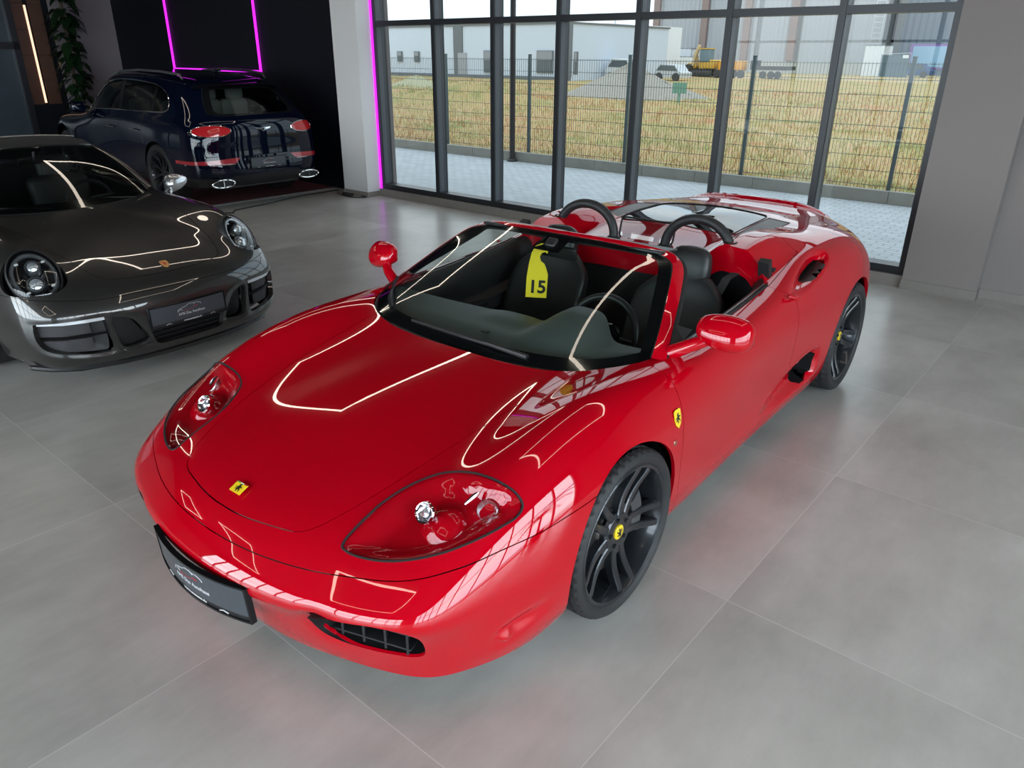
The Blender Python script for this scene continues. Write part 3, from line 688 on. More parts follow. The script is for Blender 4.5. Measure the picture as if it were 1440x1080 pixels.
for sd in (1, -1):
    mm = (lambda s: s) if sd == 1 else (lambda s: s.mirror())
    mm(fwd).flange(.014).mk('front_fender', RED, red)
    mm(door).flange(.014).mk('door', RED, red)
    mm(rear).flange(.02).mk('rear_fender', RED, red)
    l = mm(lens); lo = l.offset(.0005).flange(.006).mk('headlight_cover', CLEAR, red)
    # dark gasket line round the cover and painted bucket beneath it
    X = lampR.X*np.array([1, sd, 1]); g = G(); g.tube(X, .0036, 6, closed=True); mk('headlight_gasket', g, RUBBER, lo)
    bk = lens.copy(); dd = np.clip(-lampR(bk), 0, .2); bk = bk.offset(-(.008 + .055*sstep(0, .075, dd))); renormal(bk); bk = mm(bk)
    bk.mk('headlight_bucket', RED, lo)
tonneau.both().flange(where=lambda p: p[0] > -1.62, vec=(0.0, 0, -.135)).mk('tonneau_cover', RED, red)
lid = deck.both().flange(.02).mk('engine_lid', RED, red)
_eg = eglass.both().offset(-.002); _eg.mk('engine_window', glass_mat('engine_glass', (.30, .36, .36)), lid)
tail.both().flange(.015).mk('rear_bumper', RED, red)

# dark ducts behind the side openings: the opening's own sheet drawn deep inwards
for hs, reg, dp in ((hole_a, holeR, .13), (hole_b, lholeR, .10)):
    t = sstep(0, 1, np.clip(-reg(hs)/.035, 0, 1)); hs.V = hs.V + np.array([-.05, -dp, -.01])*t[:, None]; renormal(hs)
    for sd in (1, -1): (hs if sd > 0 else hs.mirror()).mk('side_duct', BLACKPL, red)

# ------------------------------------------------------------------ shared: wheels, prancing horse, dealer plate
TYRE = mat('tyre_rubber', (.016, .016, .017), rough=.62)
RIMD = mat('anthracite_alloy', (.030, .033, .038), rough=.28, metal=.55, coat=.4)
DISC = mat('brake_disc', (.20, .19, .18), rough=.35, metal=1.0)
CALIP = mat('dark_caliper', (.05, .05, .052), rough=.4)
HORSE = [(-.10,-.50),(.02,-.50),(.06,-.34),(-.02,-.28),(.03,-.16),(.12,-.22),(.26,-.20),(.30,-.36),(.24,-.44),(.36,-.46),(.38,-.30),(.34,-.12),(.20,-.04),(.22,.06),(.36,.10),(.44,.0),(.50,.02),(.42,.20),(.24,.22),(.12,.24),(.14,.38),(.22,.46),(.12,.50),(.0,.48),(-.10,.42),(-.16,.30),(-.10,.20),(-.14,.10),(-.28,.14),(-.34,.04),(-.44,.06),(-.46,-.02),(-.30,-.06),(-.24,.02),(-.14,-.02),(-.20,-.14),(-.32,-.12),(-.40,-.24),(-.30,-.26),(-.16,-.24),(-.10,-.34)]
def horse(name, M, s, parent, m=None):
    g = G(); g.prism([(x*s, y*s) for x, y in HORSE], .0006, M); return mk(name, g, m or BLACKINK, parent, smooth=False)
def arc(cx, cy, r, a0, a1, n): return [(cx+r*math.cos(a0+(a1-a0)*k/n), cy+r*math.sin(a0+(a1-a0)*k/n)) for k in range(n+1)]
def tyre_geo(R, hw, Rr):
    prof = [(Rr-.004, -hw*.86), (Rr+.004, -hw*.93), (Rr+.018, -hw*1.02), (R-.030, -hw*1.04), (R-.014, -hw*.98), (R-.005, -hw*.88)]
    for s in (-.62, -.22, .22, .62): prof += [(R-.001, (s-.085)*hw), (R-.007, (s-.07)*hw), (R-.007, (s+.07)*hw), (R-.001, (s+.085)*hw)]
    prof += [(R-.005, hw*.88), (R-.014, hw*.98), (R-.030, hw*1.04), (Rr+.018, hw*1.02), (Rr+.004, hw*.93), (Rr-.004, hw*.86)]
    g = G(); n = 192; P = []; F = []; m = len(prof)
    for i, (r, y) in enumerate(prof):
        sh = abs(y) > hw*.70 and r > R-.008
        for k in range(n):
            a = 2*PI*k/n; rr = r - (.006 if (sh and k % 4 == (0 if y > 0 else 2)) else 0) - (.004 if (not sh and r > R-.003 and k % 6 == 0 and abs(y) > hw*.3) else 0)
            P.append((rr*math.cos(a), y, rr*math.sin(a)))
    for i in range(m-1):
        for k in range(n): F.append((i*n+k, i*n+(k+1) % n, (i+1)*n+(k+1) % n, (i+1)*n+k))
    return g.add(P, F)
def spoke_bar(g, a0, a1, r0, r1, w0, w1, yf, dep, off0, off1, n=8):
    """one bar running from hub to rim: centre line angle a, sideways offset off; front face height yf(r)"""
    R = []
    for k in range(n+1):
        t = k/n; r = r0+(r1-r0)*t; a = a0+(a1-a0)*t; off = off0+(off1-off0)*t; w_ = w0+(w1-w0)*t; y = yf(t)
        ca, sa = math.cos(a), math.sin(a); row = []
        for (q, dy) in ((-.5, -dep), (-.5, -.004), (-.36, 0), (.36, 0), (.5, -.004), (.5, -dep), (-.5, -dep)):
            s = off + q*w_; row.append((r*ca - s*sa, y+dy, r*sa + s*ca))
        R.append(row)
    g.grid(R)
def make_wheel(parent, c, side, steer=0.0, R=.325, hw=.107, Rr=.258, m=None, rot=0.0, style='twin', capc=None, horse_cap=True, name='wheel'):
    m = m or RIMD; M = Matrix.Translation(c) @ Matrix.Rotation(steer + (0 if side > 0 else PI), 4, 'Z') @ Matrix.Rotation(rot, 4, 'Y')
    g = G(); f = hw
    g.lathe([(Rr-.030, -f*.9), (Rr-.026, -f*.1), (Rr-.020, f*.55), (Rr-.012, f*.80), (Rr-.006, f*.93), (Rr+.004, f*.965), (Rr+.010, f*.93), (Rr+.006, f*.84), (Rr-.008, -f*.9), (Rr-.030, -f*.9)], 96, 'Y')
    yf = lambda t: f*(.62 - .08*math.sin(PI*min(1, t*1.15)) + .26*t*t)
    if style == 'twin':
        for k in range(5):
            a = 2*PI*k/5
            for s in (-1, 1): spoke_bar(g, a, a, .045, Rr-.008, .034, .027, yf, .036, s*.021, s*.040)
            spoke_bar(g, a, a, .04, .105, .05, .02, lambda t: yf(t*.3)-.004, .03, 0, 0, 4)
    elif style == 'five':
        for k in range(5):
            a = 2*PI*k/5
            for s in (-1, 1): spoke_bar(g, a, a+s*.16, .05, Rr-.010, .04, .024, yf, .035, s*.012, s*.02)
    else:
        for k in range(10):
            a = 2*PI*k/10
            spoke_bar(g, a, a, .05, Rr-.010, .026, .014, yf, .03, 0, 0)
            spoke_bar(g, a, a+.16, .12, Rr-.010, .012, .010, yf, .02, 0, 0)
            spoke_bar(g, a, a-.16, .12, Rr-.010, .012, .010, yf, .02, 0, 0)
    g.lathe([(.0, f*.30), (.078, f*.30), (.080, f*.52), (.070, f*.60), (.040, f*.63), (.030, f*.60), (0, f*.60)], 40, 'Y')
    for k in range(5):
        a = 2*PI*(k+.5)/5; g.lathe([(0, f*.70), (.008, f*.69), (.0095, f*.62), (.0095, f*.5)], 8, 'Y', (.054*math.cos(a), 0, .054*math.sin(a)))
    g.tube([((Rr-.022)*math.cos(.35), f*.55, (Rr-.022)*math.sin(.35)), ((Rr-.045)*math.cos(.35), f*.66, (Rr-.045)*math.sin(.35))], .0035, 8)
    g.xf(M); w_ = mk(name, g, m, parent, angle=32)
    g = tyre_geo(R, hw, Rr+.006).xf(M); mk('tyre', g, TYRE, w_, angle=28)
    g = G(); g.lathe([(0, f*.675), (.024, f*.672), (.028, f*.65), (.029, f*.60)], 32, 'Y').xf(M); cap = mk('hub_cap', g, capc or YELLOW, w_)
    if horse_cap: horse('emblem', M @ frame_m((0, f*.676, 0), (-1, 0, 0), (0, 0, 1)) @ Matrix.Rotation(rot, 4, 'Z'), .038, w_)
    g = G(); g.lathe([(.07, .0), (.168, 0), (.170, .004), (.170, .022), (.168, .026), (.09, .026), (.085, .036), (.03, .04)], 64, 'Y').xf(M); mk('brake_disc', g, DISC, w_)
    g = G(); rows = []
    for a in np.linspace(2.5, 3.6, 9):
        row = []
        for (r, y) in ((.115, -.01), (.178, -.01), (.182, .0), (.182, .048), (.172, .056), (.125, .056), (.115, .05), (.115, -.01)): row.append((r*math.cos(a), y, r*math.sin(a)))
        rows.append(row)
    g.grid(rows); g.F.append(tuple(range(7))); g.F.append(tuple(8*8+k for k in range(7))[::-1]); g.xf(M @ Matrix.Rotation(-rot, 4, 'Y')); mk('brake_caliper', g, CALIP, w_)
    return w_
PLATEM = mat('dealer_plate', (.050, .056, .066), rough=.38, coat=.3)
PLATEW = mat('plate_print_silver', (.62, .62, .63), rough=.4)
PLATER = mat('plate_print_red', (.45, .03, .05), rough=.4)
def dealer_plate(name, label, parent_M, width=.52, height=.11, group=None, curve=0.0):
    """show-room plate: its own frame, dark face, small car outline and the dealer's two lines; built in local xy, facing +z"""
    t = thing(name, label, 'number plate', group=group)
    def bend(o):
        if curve:
            for v in o.data.vertices: v.co.z -= curve*v.co.x*v.co.x
        o.data.transform(parent_M); return o
    def strip(x0, x1, y0, y1, z0, z1, n=14):
        g = G(); R = []
        for k in range(n+1):
            x = x0+(x1-x0)*k/n; R.append([(x, y0, z0), (x, y1, z0), (x, y1, z1), (x, y0, z1), (x, y0, z0)])
        g.grid(R); g.F.append((0, 1, 2, 3)); b = n*5; g.F.append((b+3, b+2, b+1, b)); return g
    W, H = width/2, height/2
    g = strip(-W, W, -H-.018, H, -.014, -.001); f = bend(mk('plate_holder', g, BLACKPL, t, smooth=False))
    g = G(); 
    for (a, b_, c, d) in ((-W-.004, W+.004, H-.002, H+.005), (-W-.004, W+.004, -H-.024, -H-.016), (-W-.005, -W+.002, -H-.02, H+.004), (W-.002, W+.005, -H-.02, H+.004)): g.merge(strip(a, b_, c, d, -.014, .004))
    bend(mk('plate_rim', g, GLOSSBLACK, t, smooth=False))
    g = strip(-W+.004, W-.004, -H+.002, H-.004, -.001, .001); bend(mk('plate_face', g, PLATEM, t, smooth=False))
    # stylised coupe outline
    for nm, pts, r, mm in (('car_outline', [(-.085, -.002), (-.078, .012), (-.055, .020), (-.03, .024), (-.008, .036), (.02, .037), (.035, .028), (.03, .034), (.055, .035), (.075, .028), (.082, .020)], .0016, PLATEW),
                           ('car_outline', [(-.05, .002), (-.02, -.001), (.01, .004), (.035, .014)], .0014, PLATER), ('car_outline', [(.03, .016), (.045, .010), (.055, .018)], .0022, PLATER), ('car_outline', [(-.075, .006), (-.06, .010), (-.05, .004)], .0013, PLATEW)):
        g = G(); g.tube([(p[0]*1.0, p[1], .0014) for p in pts], r*.8, 5); bend(mk(nm, g, mm, t))
    bend(text_obj('lettering', 'AMS Das Autohaus', .023, PLATEW, t, Matrix.Translation((0.01, -.019, .0012)), width=.185))
    bend(text_obj('lettering', 'www.amsauto.de', .0155, PLATEW, t, Matrix.Translation((.01, -H-.008, .0002)), bold=True, width=.13))
    for s in (-1, 1):
        g = G(); g.tube([(s*.155-.018, -H-.012, .001), (s*.155, -H-.006, .0015), (s*.155+.018, -H-.012, .001)], .002, 6); bend(mk('clip', g, PLATEW, t))
    return t
# ------------------------------------------------------------------ red car: wheels and wells
for (x, y, z, sd, R_, hw_, Rr_, st, rt_) in ((0, .834, .325, 1, .325, .104, .262, -.023, 1.75), (0, -.834, .325, -1, .325, .104, .262, -.023, .3), (-2.6, .815, .338, 1, .338, .130, .262, 0, 1.55), (-2.6, -.815, .338, -1, .338, .130, .262, 0, .9)):
    make_wheel(red, (x, y, z), sd, st, R_, hw_, Rr_, rot=rt_)
for sd in (1, -1):
    for cx, cz, R_ in ((0, .325, .352), (-2.6, .345, .365)):
        g = G(); R = []
        for a in np.linspace(-.32, PI+.32, 30):
            R.append([(cx+R_*math.cos(a), sd*.905, cz+R_*math.sin(a)), (cx+R_*1.04*math.cos(a), sd*.88, cz+R_*1.04*math.sin(a)), (cx+R_*1.04*math.cos(a), sd*.52, cz+R_*1.04*math.sin(a)), (cx, sd*.50, cz)])
        g.grid(R); mk('wheel_liner', g, BLACKPL, red)
# floor pan
g = G(); g.add([(.80, -.55, .135), (.80, .55, .135), (.42, .80, .135), (.42, -.80, .135)], [(0, 1, 2, 3)])
g.bx(-.40, .42, -.50, .50, .125, .30); g.bx(-2.2, -.40, -.84, .84, .125, .20); g.bx(-3.1, -2.2, -.50, .50, .15, .60); g.bx(-2.2, -1.70, -.80, .80, .2, .60)
g.bx(.35, .80, -.45, .45, .135, .45)
mk('underbody', g, BLACKPL, red, smooth=False)
# ------------------------------------------------------------------ front intakes, lamps
for sd in (1, -1):
    V = np.array([1, sd, 1]); X = intakeR.X*V; c = X.mean(0)
    g = G(); rows = []; inward = np.array([-.16, -.05*sd, .0])
    for t in (0, .25, 1.0): rows.append([tuple(p*(1-.10*t) + c*(.10*t) + inward*t) for p in X] + [tuple(X[0]*(1-.10*t) + c*(.10*t) + inward*t)])
    g.grid(rows); duct = mk('intake_duct', g, BLACKPL, red)
    g = G(); n = len(X); base = [tuple(p*.9 + c*.1 + inward*.95) for p in X]; g.add(base + [tuple(c+inward*.95)], [(i, (i+1) % n, n) for i in range(n)]); mk('intake_shadow_panel', g, BLACKPL, duct, smooth=False)
    # egg-crate grille: tapering plastic slats set back in the mouth
    ang = math.atan2((X[np.argmax(X[:, 1]*sd)] - X[np.argmin(X[:, 1]*sd)])[0], 1)
    A = X[np.argmin(X[:, 1]*sd)]; B = X[np.argmax(X[:, 1]*sd)]; d = (B-A); d[2] = 0; L = np.linalg.norm(d); d /= L; nrm_ = np.array([-abs(d[1]), d[0]*sd*(1 if d[1]*sd > 0 else -1), 0]); nrm_ = np.array([-.75, -.66*sd, 0.0])
    g = G(); zc = c[2]
    def pt(s, dz, dep): p = A + d*L*s; return Vector((p[0]+nrm_[0]*dep, p[1]+nrm_[1]*dep, zc+dz))
    for k in range(1, 5):
        s = k/4.6 + .02; g.box(pt(s, 0, .075), (.05, .007, .15), rot=Matrix.Rotation(math.atan2(nrm_[1], nrm_[0]), 3, 'Z'))
    for dz in (-.055, 0.0, .052):
        q = pt(.50, dz, .075); g.box(q, (L*.90, .045, .006), rot=Matrix.Rotation(math.atan2(d[1], d[0]), 3, 'Z'))
    mk('intake_grille', g, mat('grille_black', (.018, .019, .022), rough=.45), duct, smooth=False)
LENSG = mat('lamp_lens', (.70, .76, .78), rough=.05, metal=.7, coat=1)
for sd in (1, -1):
    def P(x, y, z): return (x, y*sd, z)
    # round red bulge carrying the projector, chrome bezel and lens; second lamp near the tail of the unit
    g = G(); rows = []
    c = np.array([.665, .655, .575]); ax = Vector((.80, .05*sd, .60)).normalized(); Q = ax.to_track_quat('Z', 'Y').to_matrix()
    g.lathe([(0, .030), (.035, .027), (.064, .014), (.080, -.012), (.084, -.05)], 40, 'Z', P(*c), Q); mk('lamp_bulge', g, RED, red)
    c2 = Vector(P(.668, .605, .628)); ax2 = Vector((.86, .0, .50)).normalized(); Q2 = ax2.to_track_quat('Z', 'Y').to_matrix()
    g = G(); g.lathe([(.026, -.02), (.034, .0), (.036, .008), (.033, .014), (.029, .012), (.022, -.004), (.010, -.014), (0, -.016)], 32, 'Z', c2, Q2); pr = mk('projector_reflector', g, CHROME, red)
    g = G(); g.lathe([(.018, -.012), (.019, -.002), (.014, .006), (0, .010)], 24, 'Z', c2, Q2); mk('projector_lens', g, LENSG, pr)
    c3 = Vector(P(.55, .745, .635)); ax3 = Vector((.75, .25*sd, .6)).normalized(); Q3 = ax3.to_track_quat('Z', 'Y').to_matrix()
    g = G(); g.lathe([(.030, -.03), (.034, .0), (.031, .004), (.026, -.006), (.012, -.02), (0, -.022)], 28, 'Z', c3, Q3); pr = mk('indicator_reflector', g, ALU, red)
    g = G(); g.tube([P(.59, .69, .655), P(.562, .70, .672), P(.545, .705, .679)], [.005, .009, .004], 8); mk('side_bulb', g, CHROME, red)
# ------------------------------------------------------------------ badges
def on_surface(u, v): return surf_at(RS, RU, RV, [(u, v)])[0]
g = G(); Mb = frame_m((.917, 0, .598), (0, 1, 0), (-.40, 0, .92)); hoodN = Vector((.42, 0, .91))
Mb = frame_m((.919, 0, .6012), (0, 1, 0), Vector((-.91, 0, .42)))
g = G(); g.merge(G().prism([(-.028, -.020), (.028, -.020), (.028, .020), (-.028, .020)], .0022, Mb @ Matrix.Rotation(0, 4, 'Z'))); hb = mk('hood_badge', g, YELLOW, red, smooth=False)
horse('badge_emblem', Mb @ Matrix.Translation((0, 0, .0023)) , .030, red)
for k, (cc) in enumerate(((.02, .25, .06), (.7, .7, .7), (.5, .02, .02))):
    g = G(); g.prism([(-.027+.018*k, .0165), (-.009+.018*k, .0165), (-.009+.018*k, .0195), (-.027+.018*k, .0195)], .0026, Mb); mk('badge_stripe', g, mat('badge_stripe_%s' % 'abc'[k], cc, rough=.4), hb, smooth=False)
for sd in (1, -1):
    p = on_surface(11.093, 4.302)*np.array([1, sd, 1]); M = frame_m(p + np.array([0, .0012*sd, 0]), (-sd, 0, 0), (0, 0.18*sd*-1, 1)); M = frame_m((p[0], p[1]+.0025*sd, p[2]), (-sd, 0, 0), Vector((0, -.22*sd, .97)))
    sh_ = [(-.024, .030), (-.012, .036), (0, .034), (.012, .036), (.024, .030), (.025, .0), (.018, -.024), (0, -.040), (-.018, -.024), (-.025, 0)]
    g = G(); g.prism(sh_, .002, M); bd = mk('fender_shield', g, YELLOW, red, smooth=False); horse('shield_emblem', M @ Matrix.Translation((0, 0, .0021)), .040, red)
    p = surf_at(RS, RU, RV, [(11.15, 3.62)])[0]*np.array([1, sd, 1]); g = G(); g.lathe([(0, .004), (.010, .004), (.013, .001), (.013, -.004)], 20, 'Y' , (p[0], p[1], p[2]), Matrix.Identity(3) if sd > 0 else Matrix.Rotation(PI, 3, 'Z')); mk('side_repeater', g, mat('amber_lens', (.25, .05, .02), rough=.15, coat=1), red)
    p = Vector((-1.56, .905*sd, .845)); g = G(); g.tube([(-1.60, .902*sd, .822), (-1.585, .921*sd, .826), (-1.55, .925*sd, .836), (-1.515, .915*sd, .846), (-1.50, .895*sd, .852)], .008, 10); mk('door_handle', g, RED, red)
Mp = frame_m((1.118, 0, .365), (0, 1, 0), (-.12 - .0, 0, .99))
Mp = frame_m((1.130, -.012, .366), (0, 1, 0), (.06, 0, .99))
dealer_plate('licence_plate', 'dark dealer show plate on the nose of the red sports car', Mp, curve=.62)
# ------------------------------------------------------------------ windscreen
OUT = [(-.475,.79,.812),(-.63,.733,.908),(-.80,.67,.987),(-.925,.614,1.050),(-.957,.567,1.089),(-.960,.50,1.112),(-.937,.30,1.129),(-.905,0,1.138)]
INN = [(-.425,.752,.830),(-.552,.712,.896),(-.722,.651,.992),(-.862,.594,1.066),(-.908,.548,1.089),(-.922,.475,1.104),(-.905,.27,1.120),(-.878,0,1.129)]
o1 = smooth_poly(OUT, 8, False); i1 = smooth_poly(INN, 8, False)
def mirr(a): b = np.array(a)[::-1][1:].copy(); b[:, 1] *= -1; return np.concatenate([a, b])
O_, I_ = mirr(o1), mirr(i1)
dn = np.array([0.0, 0, 1.0])
def strip_between(A, B, A2, B2, name, m, parent, skin=False):
    g = G(); rows = []
    for a, b_, c, d in zip(A, B, A2, B2):
        m1 = (a+b_)/2 + (a-c)*.06
        if skin: rows.append([tuple(c), tuple(a), tuple(a*.85+m1*.15 + (a-c)*.04), tuple(m1), tuple(b_), tuple(b_ + (d-b_)*.15)])
        else: rows.append([tuple(a), tuple(a*.85+m1*.15 + (a-c)*.04), tuple(m1), tuple(b_), tuple(d), tuple(c), tuple(a)])
    g.grid(rows)
    if not skin: g.F.append((0, 1, 2, 3, 4, 5)); b = (len(rows)-1)*7; g.F.append(tuple(b+k for k in (5, 4, 3, 2, 1, 0)))
    return mk(name, g, m, parent, angle=40)
ctr = np.array([-.95, 0, .75])
def inset(A, d): v = ctr-A; l = np.linalg.norm(v, axis=1, keepdims=True); return A + v/l*d
O2 = inset(O_, .026); I2 = inset(I_, .022)
frame = strip_between(O_, I_, O2, I2, 'windscreen_frame', RED, red, True)
# black seal outside of the pillars and below the header
O3 = O_ + np.stack([-.012+0*O_[:, 0], .004*np.sign(O_[:, 1])*(np.abs(O_[:, 1]) > .5), -.012+0*O_[:, 0]], 1); S3 = inset(O3, .020)
strip_between(O3, O_*.999+np.array([-.002, 0, -.004]), S3, inset(O_, .03), 'weather_seal', RUBBER, frame)
strip_between(inset(O_, .006), inset(I_, .002), inset(O_, .050), inset(I_, .040), 'inner_trim', BLACKPL, frame)
for sd in (1, -1):
    g = G(); g.tube([(p[0]-.016, (p[1]-.002)*sd, p[2]-.014) for p in o1[:34]], .013, 8); mk('pillar_seal', g, RUBBER, frame)
# glass: from the scuttle curve up to the header
LOW = mirr(smooth_poly([(-.425,.742,.826),(-.345,.700,.812),(-.275,.640,.800),(-.215,.545,.789),(-.175,.42,.782),(-.155,.28,.777),(-.146,.14,.774),(-.143,0,.773)][::-1], 8, False)[::-1])
n_ = 60
def resample(A, n):
    s = np.concatenate([[0], np.cumsum(np.linalg.norm(np.diff(A, axis=0), axis=1))]); t = np.linspace(0, s[-1], n); return np.stack([np.interp(t, s, A[:, k]) for k in range(3)], 1)
# glass grid: rows between the lower curve and the header curve, sides on the pillars
TOPc = mirr(smooth_poly([(-.921,.475,1.102),(-.904,.27,1.118),(-.877,0,1.127)], 8, False)); 
SIDE = smooth_poly([(-.425,.742,.828),(-.550,.708,.893),(-.720,.647,.989),(-.860,.590,1.063),(-.906,.544,1.086),(-.921,.475,1.102)], 8, False)
lo_, hi_ = resample(LOW, n_+1), resample(TOPc, n_+1); sd_ = resample(SIDE, 25); rows = []
for i in range(25):
    t = i/24; base = lo_*(1-t) + hi_*t; e0 = sd_[i]-base[0]; row = []
    for k in range(n_+1):
        s = k/n_; wgt = np.array([abs(1-2*s)**6]*3); e = e0*(1 if s < .5 else 0) + (sd_[i]*_MY-base[-1])*(0 if s < .5 else 1)
        bulge = .022*math.sin(PI*t)*(1-(2*s-1)**4); row.append(tuple(base[k] + e*wgt + np.array([.75, 0, .65])*bulge))
    rows.append(row)
g = G(); g.grid(rows); ws = mk('windscreen_glass', g, WSGLASS, frame, angle=None)
# black printed border, following the glass on its inside
def border(i0, i1_, k0, k1, name):
    g = G(); g.grid([[tuple(np.array(rows[i][k]) - np.array([.003, 0, .003])) for k in range(k0, k1+1)] for i in range(i0, i1_+1)]); return mk(name, g, GLOSSBLACK, ws, angle=None)
border(0, 2, 0, n_, 'glass_border'); border(0, 24, 0, 2, 'glass_border'); border(0, 24, n_-2, n_, 'glass_border'); border(23, 24, 0, n_, 'glass_border')
g = G(); g.grid([[tuple(np.array(rows[i][k]) - np.array([.003, 0, .004])) for k in range(26, 35)] for i in range(20, 25)]); mk('glass_border', g, GLOSSBLACK, ws, angle=None)
# scuttle panel and bonnet edge seal
g = G(); L2 = LOW.copy(); rows2 = [[tuple(p + np.array([.012, 0, -.004])), tuple(p + np.array([-.01, 0, -.012])), tuple(p + np.array([-.10, 0, -.02]))] for p in L2]; g.grid(rows2); mk('scuttle_panel', g, BLACKPL, red)
# wipers
for (a, b_, c_) in (((-.19, .33, .800), (-.190, -.02, .806), (-.205, -.33, .806)), ((-.26, -.52, .815), (-.34, -.60, .862), (-.43, -.655, .90))):
    g = G(); g.tube([a, tuple((np.array(a)+np.array(b_))/2+np.array([.012, 0, .01])), b_], [.012, .010, .007], 8); arm = mk('wiper_arm', g, BLACKPL, red)
    g = G(); d_ = (Vector(c_)-Vector(a)); g.tube([Vector(a)+d_*.12+Vector((0, 0, .004)), b_, c_], .0065, 6); g.tube([Vector(a)+d_*.2+Vector((0.004, 0, .011)), Vector(b_)+Vector((.004, 0, .009))], .002, 5); mk('wiper_blade', g, RUBBER, arm)
# ------------------------------------------------------------------ mirrors
for sd in (1, -1):
    g = G(); c = np.array([-.625, .962, .928]); R = []
    for i in range(17):
        a = -PI/2 + PI*i/16; row = []
        # housing: rounded pod, blunt rear face, tapering outboard
        for k in range(29):
            b_ = 2*PI*k/28; yy = .112*math.sin(a) if a < 0 else .098*math.sin(a); rr = math.cos(a)**.62
            xx = .072*rr*math.cos(b_); zz = .066*rr*math.sin(b_); xx = max(xx, -.042*rr) 
            row.append((c[0]+xx-yy*.18, (c[1]+yy)*sd, c[2]+zz*(1+.10*math.sin(a)) + yy*(-.10) - .02*(xx > 0)*abs(xx)/.072))
        R.append(row)
    g.grid(R); hd = mk('door_mirror', g, RED, red, angle=50)
    g = G(); g.tube([(-.53, .775*sd, .825), (-.55, .845*sd, .866), (-.585, .90*sd, .893), (-.61, .925*sd, .910)], [.030, .027, .024, .030], 16); mk('mirror_arm', g, RED, hd)
    g = G(); g.lathe([(0, 0), (.05, 0), (.052, .003)], 32, 'X', (-.672, .965*sd, .923)); mk('mirror_glass', g, CHROME, hd)
    # black triangle behind the pillar
    g = G(); g.add([(-.48, .79*sd, .815), (-.72, .775*sd, .87), (-.64, .735*sd, .905), (-.60, .795*sd, .86)], [(0, 1, 2), (0, 3, 1), (3, 2, 1), (0, 2, 3)]); mk('quarter_fillet', g, BLACKPL, red, smooth=False)

# ------------------------------------------------------------------ red car: cabin, hoops, rear deck
_top = RS[:, int(5.0*12):, :].reshape(-1, 3)
def top_z(x, y):
    d = (_top[:, 0]-x)**2 + (_top[:, 1]-abs(y))**2; i = np.argsort(d)[:4]; w_ = 1/(d[i]+1e-7); return float((_top[i, 2]*w_).sum()/w_.sum())
CARPET = mat('black_carpet', (.010, .010, .011), rough=.95)
for sd in (1, -1):
    g = G(); R = []
    for x in np.linspace(-.50, -1.61, 24):
        z = top_z(x, .772) - .004; yy = .772 if x > -1.52 else .745
        R.append([(x, yy*sd+.004*sd, z+.002), (x, (yy-.012)*sd, z+.006), (x, (yy-.028)*sd, z-.004), (x, (yy-.050)*sd, z-.03), (x, (yy-.060)*sd, z-.12), (x, (yy-.045)*sd, z-.20), (x, (yy-.10)*sd, z-.23), (x, (yy-.10)*sd, z-.30), (x, (yy-.02)*sd, z-.36), (x, (yy-.02)*sd, .22)])
    g.grid(R); dc = mk('door_card', g, LEATHER, red, angle=50)
    g = G(); g.tube([(x, .785*sd, top_z(x, .785)+.002) for x in np.linspace(-.72, -1.50, 16)], .0075, 8); mk('window_rail', g, RUBBER, dc)
    g = G(); g.tube([(x, .770*sd, top_z(x, .77)+.003) for x in np.linspace(-.74, -1.50, 16)], .0045, 8); mk('window_slot_trim', g, ALU, dc)
    g = G(); g.rbox((-1.0, .685*sd, .60), (.26, .05, .035), .012, 3); mk('door_pull', g, BLACKPL, dc)
    g = G(); g.box((-1.585, .738*sd, .915), (.040, .055, .15), rot=Matrix.Rotation(.35, 3, 'Y')); mk('hinge_cover', g, RUBBER, red, smooth=False)
g = G(); g.bx(-1.64, -.3, -.74, .74, .20, .225); g.bx(-1.67, -1.64, -.76, .76, .2, .93); g.bx(-.30, -.28, -.72, .72, .2, .74)
g.bx(-1.60, -.55, -.115, .115, .22, .40); mk('cabin_tub', g, CARPET, red, smooth=False)
g = G(); g.rbox((-1.0, 0, .415), (.80, .20, .05), .02, 4); mk('centre_console', g, LEATHER, red)
g = G(); g.tube([(-.92, .02, .43), (-.93, .02, .53)], .006, 10); g.lathe([(0, .575), (.014, .572), (.022, .555), (.019, .535), (.008, .528)], 20, 'Z', (-.93, .02, 0)); mk('gear_lever', g, CHROME, red)
# dashboard: a sculpted top with a hooded instrument cowl
g = G(); R = []
for i in range(29):
    t = i/28; row = []
    for k in range(65):
        y = -.70 + 1.40*k/64; xf = -.155 - .40*abs(y/.70)**3.2*.62 - .02; xr = -.52 - .05*math.cos(y*3)
        x = xf + (xr - xf)*min(1, t/.72); z = .768 + .034*min(1, t/.3) + .028*(abs(y)/.7)**3
        cow = math.exp(-((y-.335)/.150)**4)
        x -= cow*.085*min(1, t/.6); z += cow*.088*sstep(.10, .58, t)
        z += .012*math.exp(-((y)/.13)**4)*sstep(.4, .6, t)
        if t > .72: s = (t-.72)/.28; x -= .018*math.sin(s*PI)+.01*s - cow*.015*s; z -= .24*s**1.4 + .01
        row.append((x, y, z))
    R.append(row)
g.grid(R); dash = mk('dashboard', g, DASHM, red, angle=60)
g = G(); g.rbox((-.30, .57, .808), (.03, .10, .006), .002, 2, Matrix.Rotation(.5, 3, 'Z')); g.rbox((-.30, -.57, .808), (.03, .10, .006), .002, 2, Matrix.Rotation(-.5, 3, 'Z')); g.rbox((-.30, 0.02, .806), (.02, .04, .006), .002, 2); mk('air_vent', g, BLACKPL, dash)
for yy, rr in ((.27, .05), (.36, .055), (.44, .045)):
    g = G(); g.lathe([(0, 0), (rr-.008, .001), (rr-.004, .006), (rr, .004), (rr, -.01)], 28, 'X', (-.635, yy, .80), Matrix.Rotation(PI, 3, 'Z')); mk('instrument', g, GLOSSBLACK, dash)
